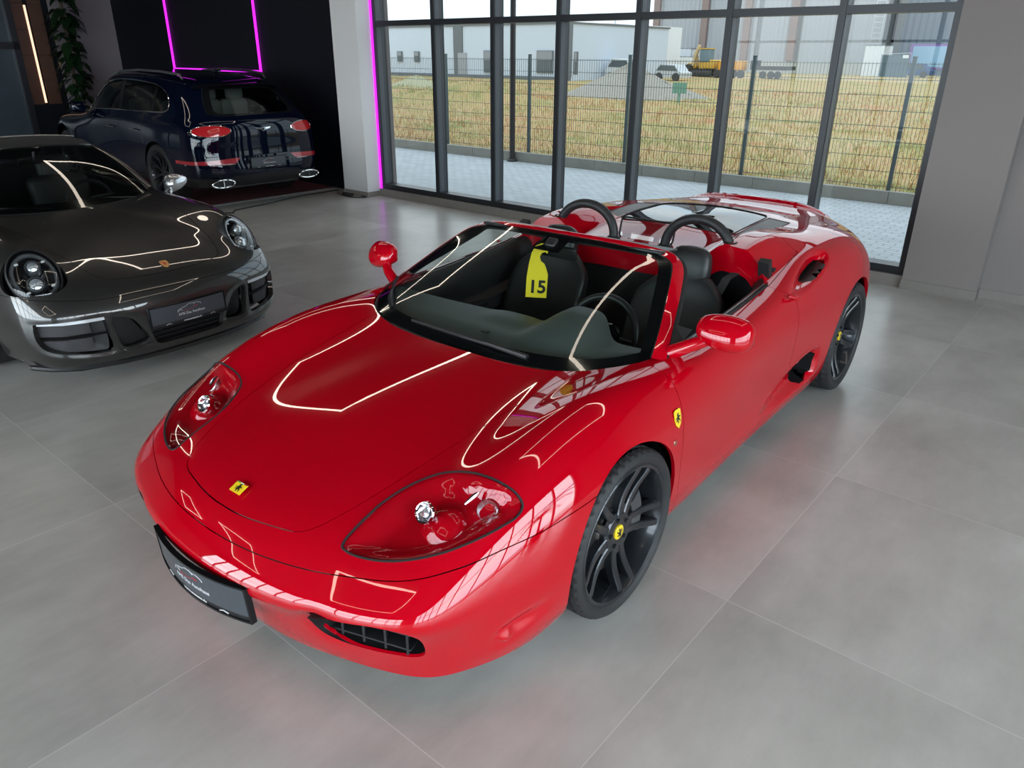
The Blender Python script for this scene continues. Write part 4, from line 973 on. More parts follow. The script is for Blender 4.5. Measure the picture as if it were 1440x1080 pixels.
g = G(); g.rbox((-.30, 0, .60), (.5, 1.38, .26), .05, 4); mk('dashboard_core', g, BLACKPL, red)
# steering wheel
Sw = Matrix.Translation((-.74, .325, .735)) @ Matrix.Rotation(-.40, 4, 'Y')
g = G(); g.tube([(0, .178*math.cos(a), .178*math.sin(a)) for a in np.linspace(0, 2*PI, 56, endpoint=False)], .0155, 14, closed=True); g.xf(Sw); sw = mk('steering_wheel', g, LEATHER, red)
g = G(); g.lathe([(0, -.02), (.04, -.018), (.062, -.006), (.068, .01), (.05, .035)], 32, 'X')
for a in (0, PI, -PI/2): g.tube([(0, .05*math.cos(a), .05*math.sin(a)), (-.004, .11*math.cos(a), .11*math.sin(a)), (0, .172*math.cos(a), .172*math.sin(a))], [.020, .012, .010], 10)
g.xf(Sw); mk('wheel_hub', g, BLACKPL, sw)
g = G(); g.lathe([(0, -.024), (.018, -.023), (.020, -.018)], 24, 'X').xf(Sw); mk('wheel_badge', g, YELLOW, sw)
g = G(); g.tube([(-.55, .325, .68), (-.73, .325, .735)], .03, 14); mk('steering_column', g, BLACKPL, red)
# seats
def seat(y0):
    def shell(path, name, parent, mm=LEATHER):
        """path: (centre x, z, half width, half thickness, bolster) up the seat"""
        P = smooth_poly([list(p) for p in path], 5, False); rows = []
        for i, (x, z, hw, ht, bo) in enumerate(P):
            a = P[max(i-1, 0)]; b_ = P[min(i+1, len(P)-1)]; t = np.array([b_[0]-a[0], b_[1]-a[1]]); t = t/np.linalg.norm(t); nx, nz = t[1], -t[0]
            row = []
            for k in range(33):
                an = 2*PI*k/32; cy, cn = math.cos(an), math.sin(an); sy = math.copysign(abs(cy)**.6, cy); sn = math.copysign(abs(cn)**.7, cn)
                off = sn*ht + (bo*abs(sy)**3 if sn > -.2 else bo*.4*abs(sy)**3); row.append((x+nx*off, y0+sy*hw, z+nz*off))
            rows.append(row)
        g = G(); g.grid(rows); n = 33
        for r_, fl in ((0, False), (len(rows)-1, True)): 
            idx = tuple(r_*n+k for k in range(32)); g.F.append(idx if fl else idx[::-1])
        return mk(name, g, mm, parent, angle=55)
    # nx,nz is the right-hand normal of an upward path = forwards
    back = shell([(-1.22, .36, .20, .05, .0), (-1.27, .46, .235, .055, .05), (-1.34, .62, .245, .05, .06), (-1.40, .76, .235, .045, .045), (-1.43, .84, .17, .045, .015), (-1.45, .875, .125, .045, 0)], 'seat_back', red)
    hd = shell([(-1.440, .835, .085, .03, 0), (-1.440, .855, .105, .045, .0), (-1.452, .92, .112, .052, .005), (-1.466, .985, .100, .047, .0), (-1.474, 1.012, .07, .032, .0), (-1.476, 1.021, .03, .012, 0)], 'headrest', red)
    P = [(-1.27, .36, .20, .05, 0), (-1.12, .335, .235, .06, .04), (-.95, .34, .245, .06, .045), (-.80, .365, .235, .055, .03), (-.745, .345, .20, .05, .0)]
    P = [(x, z, a, b_, c) for x, z, a, b_, c in P[::-1]]
    shell(P[::-1], 'seat_cushion', red) if False else shell(P, 'seat_cushion', red)
seat(.40); seat(-.40)
for sd in (1, -1):
    yc = .40*sd; g = G(); g.tube([(-1.30, yc-.10, .60), (-1.36, yc-.09, .73), (-1.365, yc+.09, .73), (-1.30, yc+.10, .60)], .003, 6); mk('seat_seam', g, BLACKPL, red)
    g = G()   # belt
    R = [[(x, (y+a)*1.0, z) for a in (-.022, .022)] for x, y, z in ((-1.60, .60*sd, .90), (-1.50, .58*sd, .88), (-1.36, .56*sd, .74), (-1.22, .60*sd, .45), (-1.15, .66*sd, .30))]
    g.grid(R); mk('seat_belt', g, mat('belt_webbing', (.02, .02, .021), rough=.8), red)
# roll hoops
for sd in (1, -1):
    g = G(); pts = [(-1.625, .345*sd + sd*.186, .90)]
    for a in np.linspace(0, PI, 25): pts.append((-1.63 - .01*math.sin(a), .345*sd + sd*.186*math.cos(a), .955 + .168*math.sin(a)**.92))
    pts.append((-1.625, .345*sd - sd*.186, .90)); g.tube(pts, .0255, 16); hp = mk('roll_hoop', g, mat('hoop_padding', (.014, .014, .015), rough=.5, bump=(300, .2)), red)
    for s in (-1, 1): g = G(); g.lathe([(.040, -.012), (.038, .006), (.030, .016), (.026, .018)], 24, 'Z', (-1.627, .345*sd + s*.186, top_z(-1.7, .345+s*sd*.186) + (.085 if s*sd > 0 else 0.0))); mk('hoop_collar', g, BLACKPL, hp)
# wind deflector between the hoops
def rrect(y0, y1, z0, z1, r): 
    P = []
    for (cy, cz, a) in ((y1-r, z1-r, 0), (y0+r, z1-r, PI/2), (y0+r, z0+r, PI), (y1-r, z0+r, 1.5*PI)): P += arc(cy, cz, r, a, a+PI/2, 6)
    return P
D = rrect(-.168, .168, .945, 1.060, .028)
g = G(); g.tube([(-1.70 - (z-.945)*.25, y, z) for y, z in D], .0055, 8, closed=True); wd = mk('wind_deflector_frame', g, BLACKPL, red)
g = G(); g.add([(-1.70 - (z-.945)*.25, y, z) for y, z in D], [tuple(range(len(D)))]); mk('wind_deflector_glass', g, glass_mat('deflector_glass', (.72, .74, .74)), wd, smooth=False)
g = G(); g.tube([(-1.695, -.10, .93), (-1.70, -.10, .95)], .01, 8); g.tube([(-1.695, .10, .93), (-1.70, .10, .95)], .01, 8); mk('deflector_mount', g, BLACKPL, wd)
# rear deck: louvres, engine bay below the window, lid seams
for sd in (1, -1):
    g = G()
    for k in range(30):
        x = -2.048 - .50*k/29; t = k/29; ya = .385 - .006*t; yb = .523 - .010*t; za, zb = top_z(x, ya), top_z(x, yb)
        g.add([(x+.0045, ya*sd, za-.001), (x+.0045, yb*sd, zb-.001), (x-.0035, yb*sd, zb+.0005), (x-.0035, ya*sd, za+.0005), (x-.0045, ya*sd, za-.012), (x-.0045, yb*sd, zb-.012)], [(0, 1, 2, 3), (3, 2, 5, 4)])
    lv = mk('deck_louvre', g, mat('louvre_grey', (.20, .20, .205), rough=.35), red, smooth=False, fix=False)
    g = G(); g.tube([(x, y*sd, top_z(x, y)+.001) for x, y in [(-2.038, .381), (-2.058, .529), (-2.3, .522), (-2.524, .515), (-2.562, .375), (-2.3, .379)]], .003, 6, closed=True); mk('louvre_frame', g, BLACKPL, lv)
    g = G(); g.bx(-2.58, -2.02, .37*sd, .54*sd, top_z(-2.3, .45)-.06, top_z(-2.3, .45)-.05); mk('louvre_tray', g, BLACKPL, lv, smooth=False)
g = G(); g.tube([(x, y, top_z(x, y)+.0005) for x, y in list(EG[:-2]) + [(x, -y) for x, y in EG[:-2][::-1]][1:-1]], .0035, 6, closed=True); mk('window_gasket', g, RUBBER, red)
g = G(); g.bx(-2.85, -1.95, -.56, .56, .60, .66); g.bx(-1.97, -1.95, -.56, .56, .6, .93); mk('engine_bay', g, BLACKPL, red, smooth=False)
for sd in (1, -1): g = G(); g.rbox((-2.35, .16*sd, .80), (.46, .22, .10), .035, 5); mk('intake_plenum', g, RED, red)
g = G(); g.rbox((-2.35, 0, .76), (.5, .08, .12), .02, 3); mk('engine_cover', g, ALU, red)
# inside mirror and the yellow number hanger
g = G(); g.rbox((-.845, .0, 1.050), (.022, .225, .062), .010, 4, Matrix.Rotation(.25, 3, 'Y')); im_ = mk('inside_mirror', g, BLACKPL, red)
g = G(); g.tube([(-.84, 0, 1.06), (-.82, 0, 1.10)], .010, 10); g.rbox((-.80, 0, 1.100), (.05, .055, .02), .008, 3, Matrix.Rotation(.6, 3, 'Y')); mk('mirror_mount', g, BLACKPL, im_)
for sd in (1, -1): g = G(); g.rbox((-.99, .30*sd, 1.10), (.16, .42, .014), .006, 3, Matrix.Rotation(-.1, 3, 'Y')); mk('sun_visor', g, LEATHER, red)
HANG = [(-.050, 0), (.050, 0), (.050, .115)] + [(.050-.004*k, .115+.011*k) for k in range(1, 4)] + [(.030, .165), (.012, .178), (.006, .198), (.014, .216), (.030, .222), (.040, .214), (.046, .236), (.036, .258), (.010, .262), (-.018, .248), (-.034, .215), (-.043, .165), (-.050, .10)]
Mh = frame_m((-.770, -.062, .830), (-.62, .78, -.05), (-.06, .02, .99))
tg = thing('number_tag', 'yellow card tag with black number 15 hanging on the inside mirror of the red car', 'tag')
g = G(); g.prism(HANG, .0012, Mh); mk('tag_card', g, mat('tag_yellow', (1.0, .74, .01), rough=.5), tg, smooth=False)
tg.location = (0, 0, 0); text_obj('tag_number', '15', .086, BLACKINK, tg, Mh @ Matrix.Translation((.003, .050, .0014)), bold=True)

# ------------------------------------------------------------------ the dark grey coupe-convertible on the left
GREY = paint('grey_paint', (.040, .038, .036), metal=.55, rough=.34)
GX = [
 [(-3.30,0,.22),(-3.42,0,.32),(-3.46,0,.45),(-3.46,0,.58),(-3.44,0,.70),(-3.38,0,.80),(-3.25,0,.87),(-3.05,0,.92),(-2.8,0,.97),(-2.5,0,1.02),(-2.2,0,1.05)],
 [(-3.22,.5,.22),(-3.34,.52,.32),(-3.38,.53,.45),(-3.38,.53,.58),(-3.36,.52,.70),(-3.30,.50,.80),(-3.18,.45,.87),(-3.0,.36,.92),(-2.75,.25,.97),(-2.45,.12,1.02),(-2.2,0,1.05)],
 [(-3.0,.78,.22),(-3.06,.83,.32),(-3.08,.86,.45),(-3.08,.86,.58),(-3.06,.84,.70),(-3.02,.78,.81),(-2.95,.68,.88),(-2.83,.55,.92),(-2.66,.40,.96),(-2.4,.22,1.0),(-2.1,0,1.05)],
 [(-2.45,.87,.18),(-2.45,.91,.29),(-2.45,.93,.42),(-2.45,.935,.56),(-2.45,.93,.70),(-2.45,.89,.83),(-2.45,.80,.91),(-2.42,.68,.94),(-2.36,.5,.95),(-2.2,.3,.98),(-2.0,0,1.0)],
 [(-1.8,.85,.15),(-1.8,.885,.25),(-1.8,.90,.38),(-1.8,.905,.52),(-1.8,.905,.66),(-1.8,.88,.79),(-1.8,.81,.89),(-1.8,.70,.93),(-1.8,.52,.94),(-1.8,.3,.94),(-1.8,0,.94)],
 [(-1.1,.85,.15),(-1.1,.88,.25),(-1.1,.89,.38),(-1.1,.895,.52),(-1.1,.895,.65),(-1.1,.87,.78),(-1.1,.80,.87),(-1.1,.69,.905),(-1.1,.52,.91),(-1.1,.3,.91),(-1.1,0,.91)],
 [(-.5,.86,.15),(-.5,.89,.25),(-.5,.905,.38),(-.5,.905,.51),(-.5,.895,.64),(-.5,.86,.77),(-.5,.78,.86),(-.5,.67,.885),(-.5,.50,.89),(-.55,.3,.89),(-.6,0,.89)],
 [(0,.87,.14),(0,.90,.25),(0,.915,.38),(0,.92,.50),(0,.905,.64),(0,.86,.765),(0,.775,.845),(0,.665,.86),(-.02,.51,.845),(-.1,.29,.85),(-.4,0,.88)],
 [(.3,.85,.13),(.3,.885,.23),(.3,.905,.35),(.3,.91,.48),(.3,.895,.61),(.3,.85,.735),(.3,.765,.82),(.28,.655,.835),(.22,.50,.81),(.04,.28,.83),(-.38,0,.88)],
 [(.52,.82,.12),(.55,.86,.20),(.56,.885,.31),(.56,.89,.43),(.55,.875,.55),(.54,.83,.67),(.50,.745,.765),(.46,.64,.785),(.38,.48,.765),(.12,.27,.815),(-.36,0,.88)],
 [(.74,.775,.12),(.775,.80,.18),(.80,.825,.28),(.805,.83,.38),(.795,.815,.48),(.77,.775,.58),(.71,.70,.685),(.62,.59,.725),(.48,.43,.735),(.16,.23,.808),(-.35,0,.88)],
 [(.86,.66,.12),(.905,.69,.17),(.925,.70,.27),(.93,.705,.37),(.91,.69,.46),(.875,.65,.545),(.80,.575,.62),(.68,.47,.68),(.50,.34,.73),(.18,.18,.805),(-.35,0,.88)],
 [(.95,.43,.12),(.99,.45,.165),(1.0,.455,.26),(1.0,.455,.37),(.985,.45,.46),(.945,.42,.54),(.86,.365,.61),(.715,.30,.675),(.51,.21,.73),(.20,.12,.80),(-.35,0,.88)],
 [(.985,.21,.12),(1.02,.22,.16),(1.03,.22,.25),(1.03,.22,.37),(1.015,.22,.46),(.975,.205,.54),(.885,.18,.61),(.735,.15,.675),(.515,.105,.73),(.205,.055,.80),(-.35,0,.88)],
 [(.995,0,.12),(1.03,0,.16),(1.04,0,.25),(1.04,0,.37),(1.025,0,.46),(.985,0,.54),(.892,0,.61),(.74,0,.675),(.52,0,.73),(.21,0,.80),(-.35,0,.88)],
]
GS, GU, GV = ring_surface(GX, 10, 12)
grey_loc = rw(-4.809, -.13)
grey = thing('convertible_car', 'dark grey sports convertible with black roof and silver mirror at the left edge', 'car', grey_loc, ROOM_ROT + .05)
gh = Sh.from_grid(GS, GU, GV)
m_ = len(gh.A)//2
if np.sign(gh.A[m_, 3]*gh.V[m_, 1]) < 0: gh.A[:, 2:5] *= -1; gh.F = [f[::-1] for f in gh.F]
GLC = np.array([.648, .702, .672])
GOUT = smooth_poly([(.495, .405), (.53, .428), (.79, .432), (.828, .405), (.822, .30), (.76, .245), (.54, .212), (.485, .235)], 4)
GINN = smooth_poly([(.46, .415), (.36, .392), (.33, .36), (.268, .245), (.30, .222), (.40, .212), (.437, .235), (.455, .30)], 4)
GCEN = np.array([(-.02, .305), (.24, .305), (.262, .295), (.235, .200), (.20, .188), (-.02, .188)])
front_only = lambda s, f: np.where((s.V[:, 0] > .5) & (s.A[:, 1] < 5.2), f, 1.0)
def yz(poly): return lambda s: front_only(s, sd_poly(s.V[:, 1:3], poly))
# character: soft recess round the intakes
d = np.minimum(yz(GOUT)(gh), yz(GINN)(gh)); gh.V = gh.V - gh.A[:, 2:5]*(.010*np.exp(-(np.maximum(d, 0)/.018)**2)*(d < .9))[:, None]; renormal(gh)
lampd = lambda s: np.where(s.V[:, 1] > .4, np.sqrt((((s.V-GLC)@np.array([.30, .93, .2]))/.135)**2 + (((s.V-GLC)@np.array([-.60, .02, .80]))/.178)**2 + (((s.V-GLC)@np.array([.74, -.36, .56]))/.25)**2) - 1, 1.0)*.115
_, gh = gh.split(lampd, 0); _, gh = gh.split(yz(GOUT), 0); _, gh = gh.split(yz(GINN), 0); _, gh = gh.split(yz(GCEN), 0)
def garch(cx, cz, R):
    return lambda s: np.where((s.A[:, 1] < 6) & (s.V[:, 1] > .5), R - np.hypot(s.V[:, 0]-cx, s.V[:, 2]-cz), -1.0)
gh = gh.clip(garch(0, .335, .362)(gh)).clip(garch(-2.45, .34, .37)(gh))
GCAB = np.concatenate([smooth_poly([(-.235,0),(-.245,.2),(-.28,.4),(-.36,.55),(-.47,.63),(-.6,.665)], 4, False), [(-1.2,.70),(-1.8,.68),(-2.1,.55),(-2.15,.3),(-2.15,-.02),(-.235,-.02)]])
gh = gh.clip(-np.where(gh.A[:, 1] > 6.2, sd_poly(gh.V[:, :2], GCAB), 1.0))
GHOOD = np.concatenate([smooth_poly([(.905,-.02),(.903,.08),(.892,.2),(.87,.31),(.835,.385),(.78,.425),(.68,.455),(.52,.485),(.3,.52),(.1,.55),(-.15,.585),(-.33,.61)], 4, False), [(-.7,.63),(-.7,-.02)]])
ghood, gh = gh.split(lambda s: np.where((s.A[:, 1] > 4.5) & (s.V[:, 0] > -.8), sd_poly(s.V[:, :2], GHOOD), 1.0), .0022)
gb, gh = gh.split(lambda s: np.where((s.V[:, 0] > 0), s.V[:, 2] - (.53 + .0*s.V[:, 1]) - .05*np.clip((s.V[:, 1]-.5)/.4, 0, 1), 1.0), .0012)
gdoor, gh = gh.split(lambda s: np.where(s.V[:, 1] > .6, np.maximum(np.maximum(s.V[:, 0]+.42, -1.62-s.V[:, 0]), .2-s.V[:, 2]), 1.0), .002)
ghood.both().flange(.012).mk('hood', GREY, grey)
gb.both().flange(.035).mk('front_bumper', GREY, grey); gh.both().flange(.02).mk('body_shell', GREY, grey)
for sd in (1, -1): (gdoor if sd > 0 else gdoor.mirror()).flange(.012).mk('door', GREY, grey)
def gm(p, sd): return (p[0], p[1]*sd, p[2])
MESHM = mat('grille_mesh_grey', (.028, .026, .028), rough=.55, bump=(150, .8))
DRL = mat('daylight_strip', (.55, .57, .60), rough=.25, coat=1)
for sd in (1, -1):
    # dark boxes behind the openings, radiator mesh, blades and light strips
    def back(poly, xo, name, m, sh=.0):
        g = G(); c0 = [(float(np.interp(y, [0, .23, .45, .70, .80, .84], [1.03, 1.02, .985, .90, .80, .74])) - xo, y*sd, z) for y, z in poly]; c = np.mean(np.array(c0), 0)
        g.add(c0 + [tuple(c)], [(i, (i+1) % len(c0), len(c0)) for i in range(len(c0))]); return mk(name, g, m, grey, smooth=False)
    inf = lambda poly, k: [((y-np.mean([p[0] for p in poly]))*k+np.mean([p[0] for p in poly]), (z-np.mean([p[1] for p in poly]))*k+np.mean([p[1] for p in poly])) for y, z in poly]
    bo = back(inf(GOUT, 1.06), .075, 'side_intake', BLACKPL); back(inf(GINN, 1.1), .085, 'inner_intake', BLACKPL)
    g = G(); P = [(.965, .51*sd), (.905, .64*sd), (.81, .76*sd)]
    def strip3(z0, z1, ins, m, name, k0=0.0, k1=1.0, parent=None):
        g = G(); R = []
        for k in range(13):
            y = .485 + (.325)*(k0 + (k1-k0)*k/12); x = float(np.interp(y, [.45, .60, .70, .80, .84], [.985, .945, .90, .80, .74])) - ins
            R.append([(x, y*sd, z0), (x+.012, y*sd, z0+.004), (x+.010, y*sd, z1-.004), (x, y*sd, z1), (x-.03, y*sd, z1), (x-.03, y*sd, z0), (x, y*sd, z0)])
        g.grid(R); return mk(name, g, m, parent or grey, angle=50)
    strip3(.318, .326, .028, BLACKPL, 'intake_blade', parent=bo)
    strip3(.412, .436, .004, DRL, 'light_strip', .05, 1.0, bo)
    strip3(.232, .312, .055, MESHM, 'radiator_mesh', .25, .95, bo); strip3(.332, .405, .055, MESHM, 'radiator_mesh', .25, .98, bo)
    if sd > 0:
        g = G(); g.bx(.92, .925, -.27, .27, .18, .31); mk('centre_intake', g, BLACKPL, grey, smooth=False)
        g = G()
        for z in (.215, .245, .275): g.bx(.955, .975, -.26, .26, z-.003, z+.003)
        mk('centre_grille', g, mat('grille_black', (.018, .019, .022), rough=.45), grey, smooth=False)
    # lip
    g = G(); R = []
    for k in range(15):
        t = k/14; y = .84*t; x = float(np.interp(y, [0, .21, .43, .66, .775, .84], [1.0, .992, .955, .865, .75, .62])) + .012
        R.append([(x-.05, y*sd, .10), (x, y*sd, .104), (x+.012, y*sd, .116), (x, y*sd, .128), (x-.05, y*sd, .13)])
    g.grid(R); mk('front_lip', g, BLACKPL, grey)
    # round headlight
    zax = Vector((.74, .36*sd*.8, .56)).normalized(); yax = Vector((-.60, .02*sd, .80)); xax = yax.cross(zax).normalized(); yax = zax.cross(xax).normalized()
    ML = Matrix(((xax.x, yax.x, zax.x, GLC[0]), (xax.y, yax.y, zax.y, GLC[1]*sd), (xax.z, yax.z, zax.z, GLC[2]), (0, 0, 0, 1)))
    def ov(prof, sx=.141, sy=.180, n=56):
        g = G(); g.lathe([(r, h) for r, h in prof], n); g.V = [(x*sx, y*sy, z) for x, y, z in g.V]; return g.xf(ML)
    g = ov([(1.02, -.05), (1.02, -.012), (.99, .000), (.95, .004), (.94, -.01)]); lr = mk('headlight', g, BLACKPL, grey)
    g = ov([(.95, .000), (.8, .013), (.6, .025), (.4, .033), (.2, .038), (0, .040)]); mk('lamp_cover', g, glass_mat('lamp_glass', (.86, .87, .88)), lr)
    g = ov([(.95, -.002), (.88, -.04), (.6, -.06), (0, -.065)]); mk('lamp_bowl', g, GLOSSBLACK, lr)
    g = ov([(.86, -.012), (.80, -.002), (.72, -.004), (.70, -.016)]); mk('lamp_ring', g, mat('satin_grey_ring', (.30, .31, .32), rough=.2, metal=.8), lr)
    for (u, v, r) in ((.015, .056, .036), (-.012, -.050, .042)):
        g = G(); g.lathe([(r*1.25, -.05), (r*1.25, -.01), (r*1.05, .004), (r, .0)], 32, 'Z', (u, v, 0)); g.xf(ML); h = mk('lamp_bezel', g, ALU, lr)
        g = G(); g.lathe([(r, -.012), (r*.8, .004), (r*.4, .012), (0, .015)], 32, 'Z', (u, v, 0)); g.xf(ML); mk('lamp_lens', g, LENSG, lr)
    for a in (.6, 2.2, 3.9, 5.5):
        g = G(); g.rbox((.095*math.cos(a), .125*math.sin(a), -.006), (.022, .014, .01), .004, 2); g.xf(ML); mk('lamp_segment', g, mat('white_segment', (.6, .6, .6), rough=.2), lr)
    # mirror, wheel
    g = G(); c = np.array([-.60, .965, .905]); R = []
    for i in range(15):
        a = -PI/2 + PI*i/14; row = []
        for k in range(25):
            b_ = 2*PI*k/24; rr = math.cos(a)**.65; yy = .110*math.sin(a); row.append((c[0]+max(.075*rr*math.cos(b_), -.04*rr)-yy*.25, (c[1]+yy)*sd, c[2]+.068*rr*math.sin(b_)*(1-.3*math.sin(a))+.01*math.sin(a)))
        R.append(row)
    g.grid(R); hd = mk('door_mirror', g, mat('silver_cap', (.62, .63, .64), rough=.22, metal=.85, coat=1), grey, angle=50)
    for q in (-1, 1): g = G(); g.tube([(-.52+q*.035, .84*sd, .835), (-.56+q*.028, .885*sd, .855), (-.60+q*.02, .925*sd, .872)], [.012, .010, .012], 8); mk('mirror_strut', g, mat('silver_cap', (1, 1, 1)), hd)
    for wx, wz in ((0, .335), (-2.45, .34)):
        make_wheel(grey, (wx, .79*sd, wz), sd, 0, wz, .12, .262, rot=.4, style='five', capc=BLACKPL, horse_cap=False)
        g = G(); R = []
        for a in np.linspace(-.3, PI+.3, 24): R.append([(wx+.362*math.cos(a), sd*.87, wz+.362*math.sin(a)), (wx+.375*math.cos(a), sd*.5, wz+.375*math.sin(a)), (wx, sd*.5, wz)])
        g.grid(R); mk('wheel_liner', g, BLACKPL, grey)
    g = G(); g.lathe([(0, .002), (.011, .0015), (.012, -.002)], 16, 'Z', (.905, .50*sd, .535)); mk('washer_cover', g, BLACKPL, grey)
g = G(); g.add([(.85, -.55, .14), (.85, .55, .14), (.36, .80, .14), (.36, -.80, .14)], [(0, 1, 2, 3)]); g.bx(-3.2, .36, -.5, .5, .14, .5); g.bx(-2.07, -.38, -.83, .83, .14, .3); g.bx(.36, .84, -.4, .4, .14, .5); mk('underbody', g, BLACKPL, grey, smooth=False)
# crest on the bonnet
Mc = frame_m((.845, 0, .6365), (0, 1, 0), (-.86, 0, .46)); shield = [(-.024, .028), (0, .032), (.024, .028), (.026, .0), (.018, -.022), (0, -.036), (-.018, -.022), (-.026, 0)]
g = G(); g.prism(shield, .003, Mc); cr = mk('hood_crest', g, mat('crest_gold', (.75, .42, .16), rough=.3, metal=.8), grey, smooth=False)
g = G(); g.prism([(x*.42, y*.42) for x, y in shield], .0042, Mc); g.prism([(-.020, .012), (-.004, .014), (-.004, .020), (-.02, .018)], .004, Mc); mk('crest_centre', g, mat('crest_red', (.40, .06, .03), rough=.4), cr, smooth=False)
# windscreen, roof, side glass
def mir2(P): return P + [(x, -y, z) for x, y, z in P[::-1]][1:]
LOWg = mir2([(-.46,.655,.905),(-.36,.56,.893),(-.285,.41,.882),(-.25,.2,.872),(-.24,0,.868)]); HIg = mir2([(-.985,.515,1.205),(-.965,.42,1.222),(-.95,.28,1.234),(-.94,.14,1.240),(-.935,0,1.243)])
lo2, hi2 = resample(smooth_poly(LOWg, 6, False), 49), resample(smooth_poly(HIg, 6, False), 49); rows = []
for i in range(21):
    t = i/20; base = lo2*(1-t)+hi2*t; b_ = .035*math.sin(PI*t); rows.append([tuple(p + np.array([.5, 0, .8])*b_) for p in base])
g = G(); g.grid(rows); gws = mk('windscreen_glass', g, glass_mat('dark_windscreen', (.40, .44, .43)), grey, angle=None)
g = G(); g.grid([[tuple(np.array(rows[i][k])-np.array([.003, 0, .003])) for k in range(49)] for i in range(0, 3)]); mk('glass_border', g, GLOSSBLACK, gws, angle=None)
def edge_strip(pts, w_, name, m, parent, h=.03):
    g = G(); R = []
    for p in pts:
        p = Vector(p); o = Vector((0, math.copysign(1, p.y) if abs(p.y) > .3 else 0, 0)); R.append([p + Vector((0, 0, .006)), p + o*w_*.5 + Vector((0, 0, .010)), p + o*w_ + Vector((-.01, 0, -.002)), p + o*w_ + Vector((-.02, 0, -h)), p + Vector((-.02, 0, -h)), p + Vector((0, 0, .006))])
    g.grid(R); return mk(name, g, m, parent, angle=50)
for sd in (1, -1):
    k = 0 if sd > 0 else 48; P = [rows[i][k] for i in range(21)]; edge_strip(P, .045, 'windscreen_pillar', GREY, gws)
    # side glass
    S_ = [[(-.52, .69*sd, .905), (-1.1, .72*sd, .925), (-1.75, .71*sd, .945)], [(-.80, .60*sd, 1.09), (-1.2, .61*sd, 1.13), (-1.75, .60*sd, 1.12)], [(-1.02, .535*sd, 1.20), (-1.3, .54*sd, 1.225), (-1.72, .53*sd, 1.20)]]
    g = G(); g.grid(S_); mk('side_window', g, glass_mat('dark_windscreen', (.4, .44, .43)), grey)
g = G(); R = []
for x, z, hw in ((-.945, 1.246, .53), (-1.0, 1.262, .545), (-1.2, 1.285, .555), (-1.5, 1.28, .555), (-1.75, 1.24, .55), (-2.0, 1.15, .54), (-2.2, 1.03, .55)):
    R.append([(x - .045*(abs(q)**2)*(x > -1.1), q*hw, z - .045*abs(q)**2.6) for q in np.linspace(-1, 1, 21)] )
g.grid(R); mk('soft_roof', g, mat('roof_fabric', (.014, .014, .015), rough=.75), grey, angle=None)
g = G(); g.tube([(p[0], p[1], p[2]+.003) for p in rows[20]], .011, 8); mk('header_rail', g, GREY, grey)
g = G(); g.tube([(-1.235 + .02*abs(q), q*.5, 1.292 - .028*abs(q)**2.4) for q in np.linspace(-1, 1, 21)], .007, 8); mk('roof_highlight', g, ALU, grey)  # bright tube added for the highlight lying across the roof
g = G(); R = []
for i in range(13):
    t = i/12; R.append([(-.30 - .35*t - .18*(abs(y)/.64)**3, y, .835 + .03*math.sin(PI*min(1, t*1.3)) + .05*math.exp(-((y-.35)/.14)**4)*sstep(.3, .8, t) - (.2*(t-.8)/.2 if t > .8 else 0)) for y in np.linspace(-.64, .64, 41)])
g.grid(R); mk('dashboard', g, DASHM, grey, angle=60)
g = G(); g.bx(-2.0, -.6, -.70, .70, .25, .29); g.bx(-2.1, -1.95, -.70, .70, .25, 1.0); mk('cabin_tub', g, CARPET, grey, smooth=False)
g = G(); g.tube([(-.82, .35+.175*math.cos(a), .80+.165*math.sin(a)) for a in np.linspace(0, 2*PI, 40, endpoint=False)], .014, 10, closed=True); mk('steering_wheel', g, LEATHER, grey)
SEATG = mat('grey_leather', (.035, .035, .034), rough=.45)
for yy in (.37, -.37):
    g = G(); g.rbox((-1.33, yy, .66), (.15, .48, .62), .07, 5, Matrix.Rotation(-.25, 3, 'Y')); g.rbox((-1.05, yy, .40), (.52, .48, .16), .06, 5); g.rbox((-1.43, yy, 1.02), (.10, .25, .20), .05, 5, Matrix.Rotation(-.2, 3, 'Y')); mk('seat', g, SEATG, grey)
g = G(); g.rbox((-.80, 0, 1.155), (.03, .22, .06), .012, 3, Matrix.Rotation(.4, 3, 'Y')); g.tube([(-.79, 0, 1.17), (-.77, 0, 1.215)], .01, 8); mk('inside_mirror', g, BLACKPL, grey)
for a, b_, c_ in (((-.27, .45, .885), (-.33, .10, .915), (-.36, -.12, .925)), ((-.27, -.15, .880), (-.345, -.45, .915), (-.40, -.56, .93))):
    g = G(); g.tube([a, b_, c_], [.006, .005, .003], 6); mk('wiper', g, BLACKPL, grey)
# plate on the nose
Gm = Matrix.Translation(grey_loc) @ Matrix.Rotation(ROOM_ROT + .05, 4, 'Z')
dealer_plate('licence_plate', 'dealer show plate on the front of the dark grey convertible', Gm @ frame_m((1.064, 0, .374), (0, 1, 0), (-.05, 0, .99)), curve=.25)

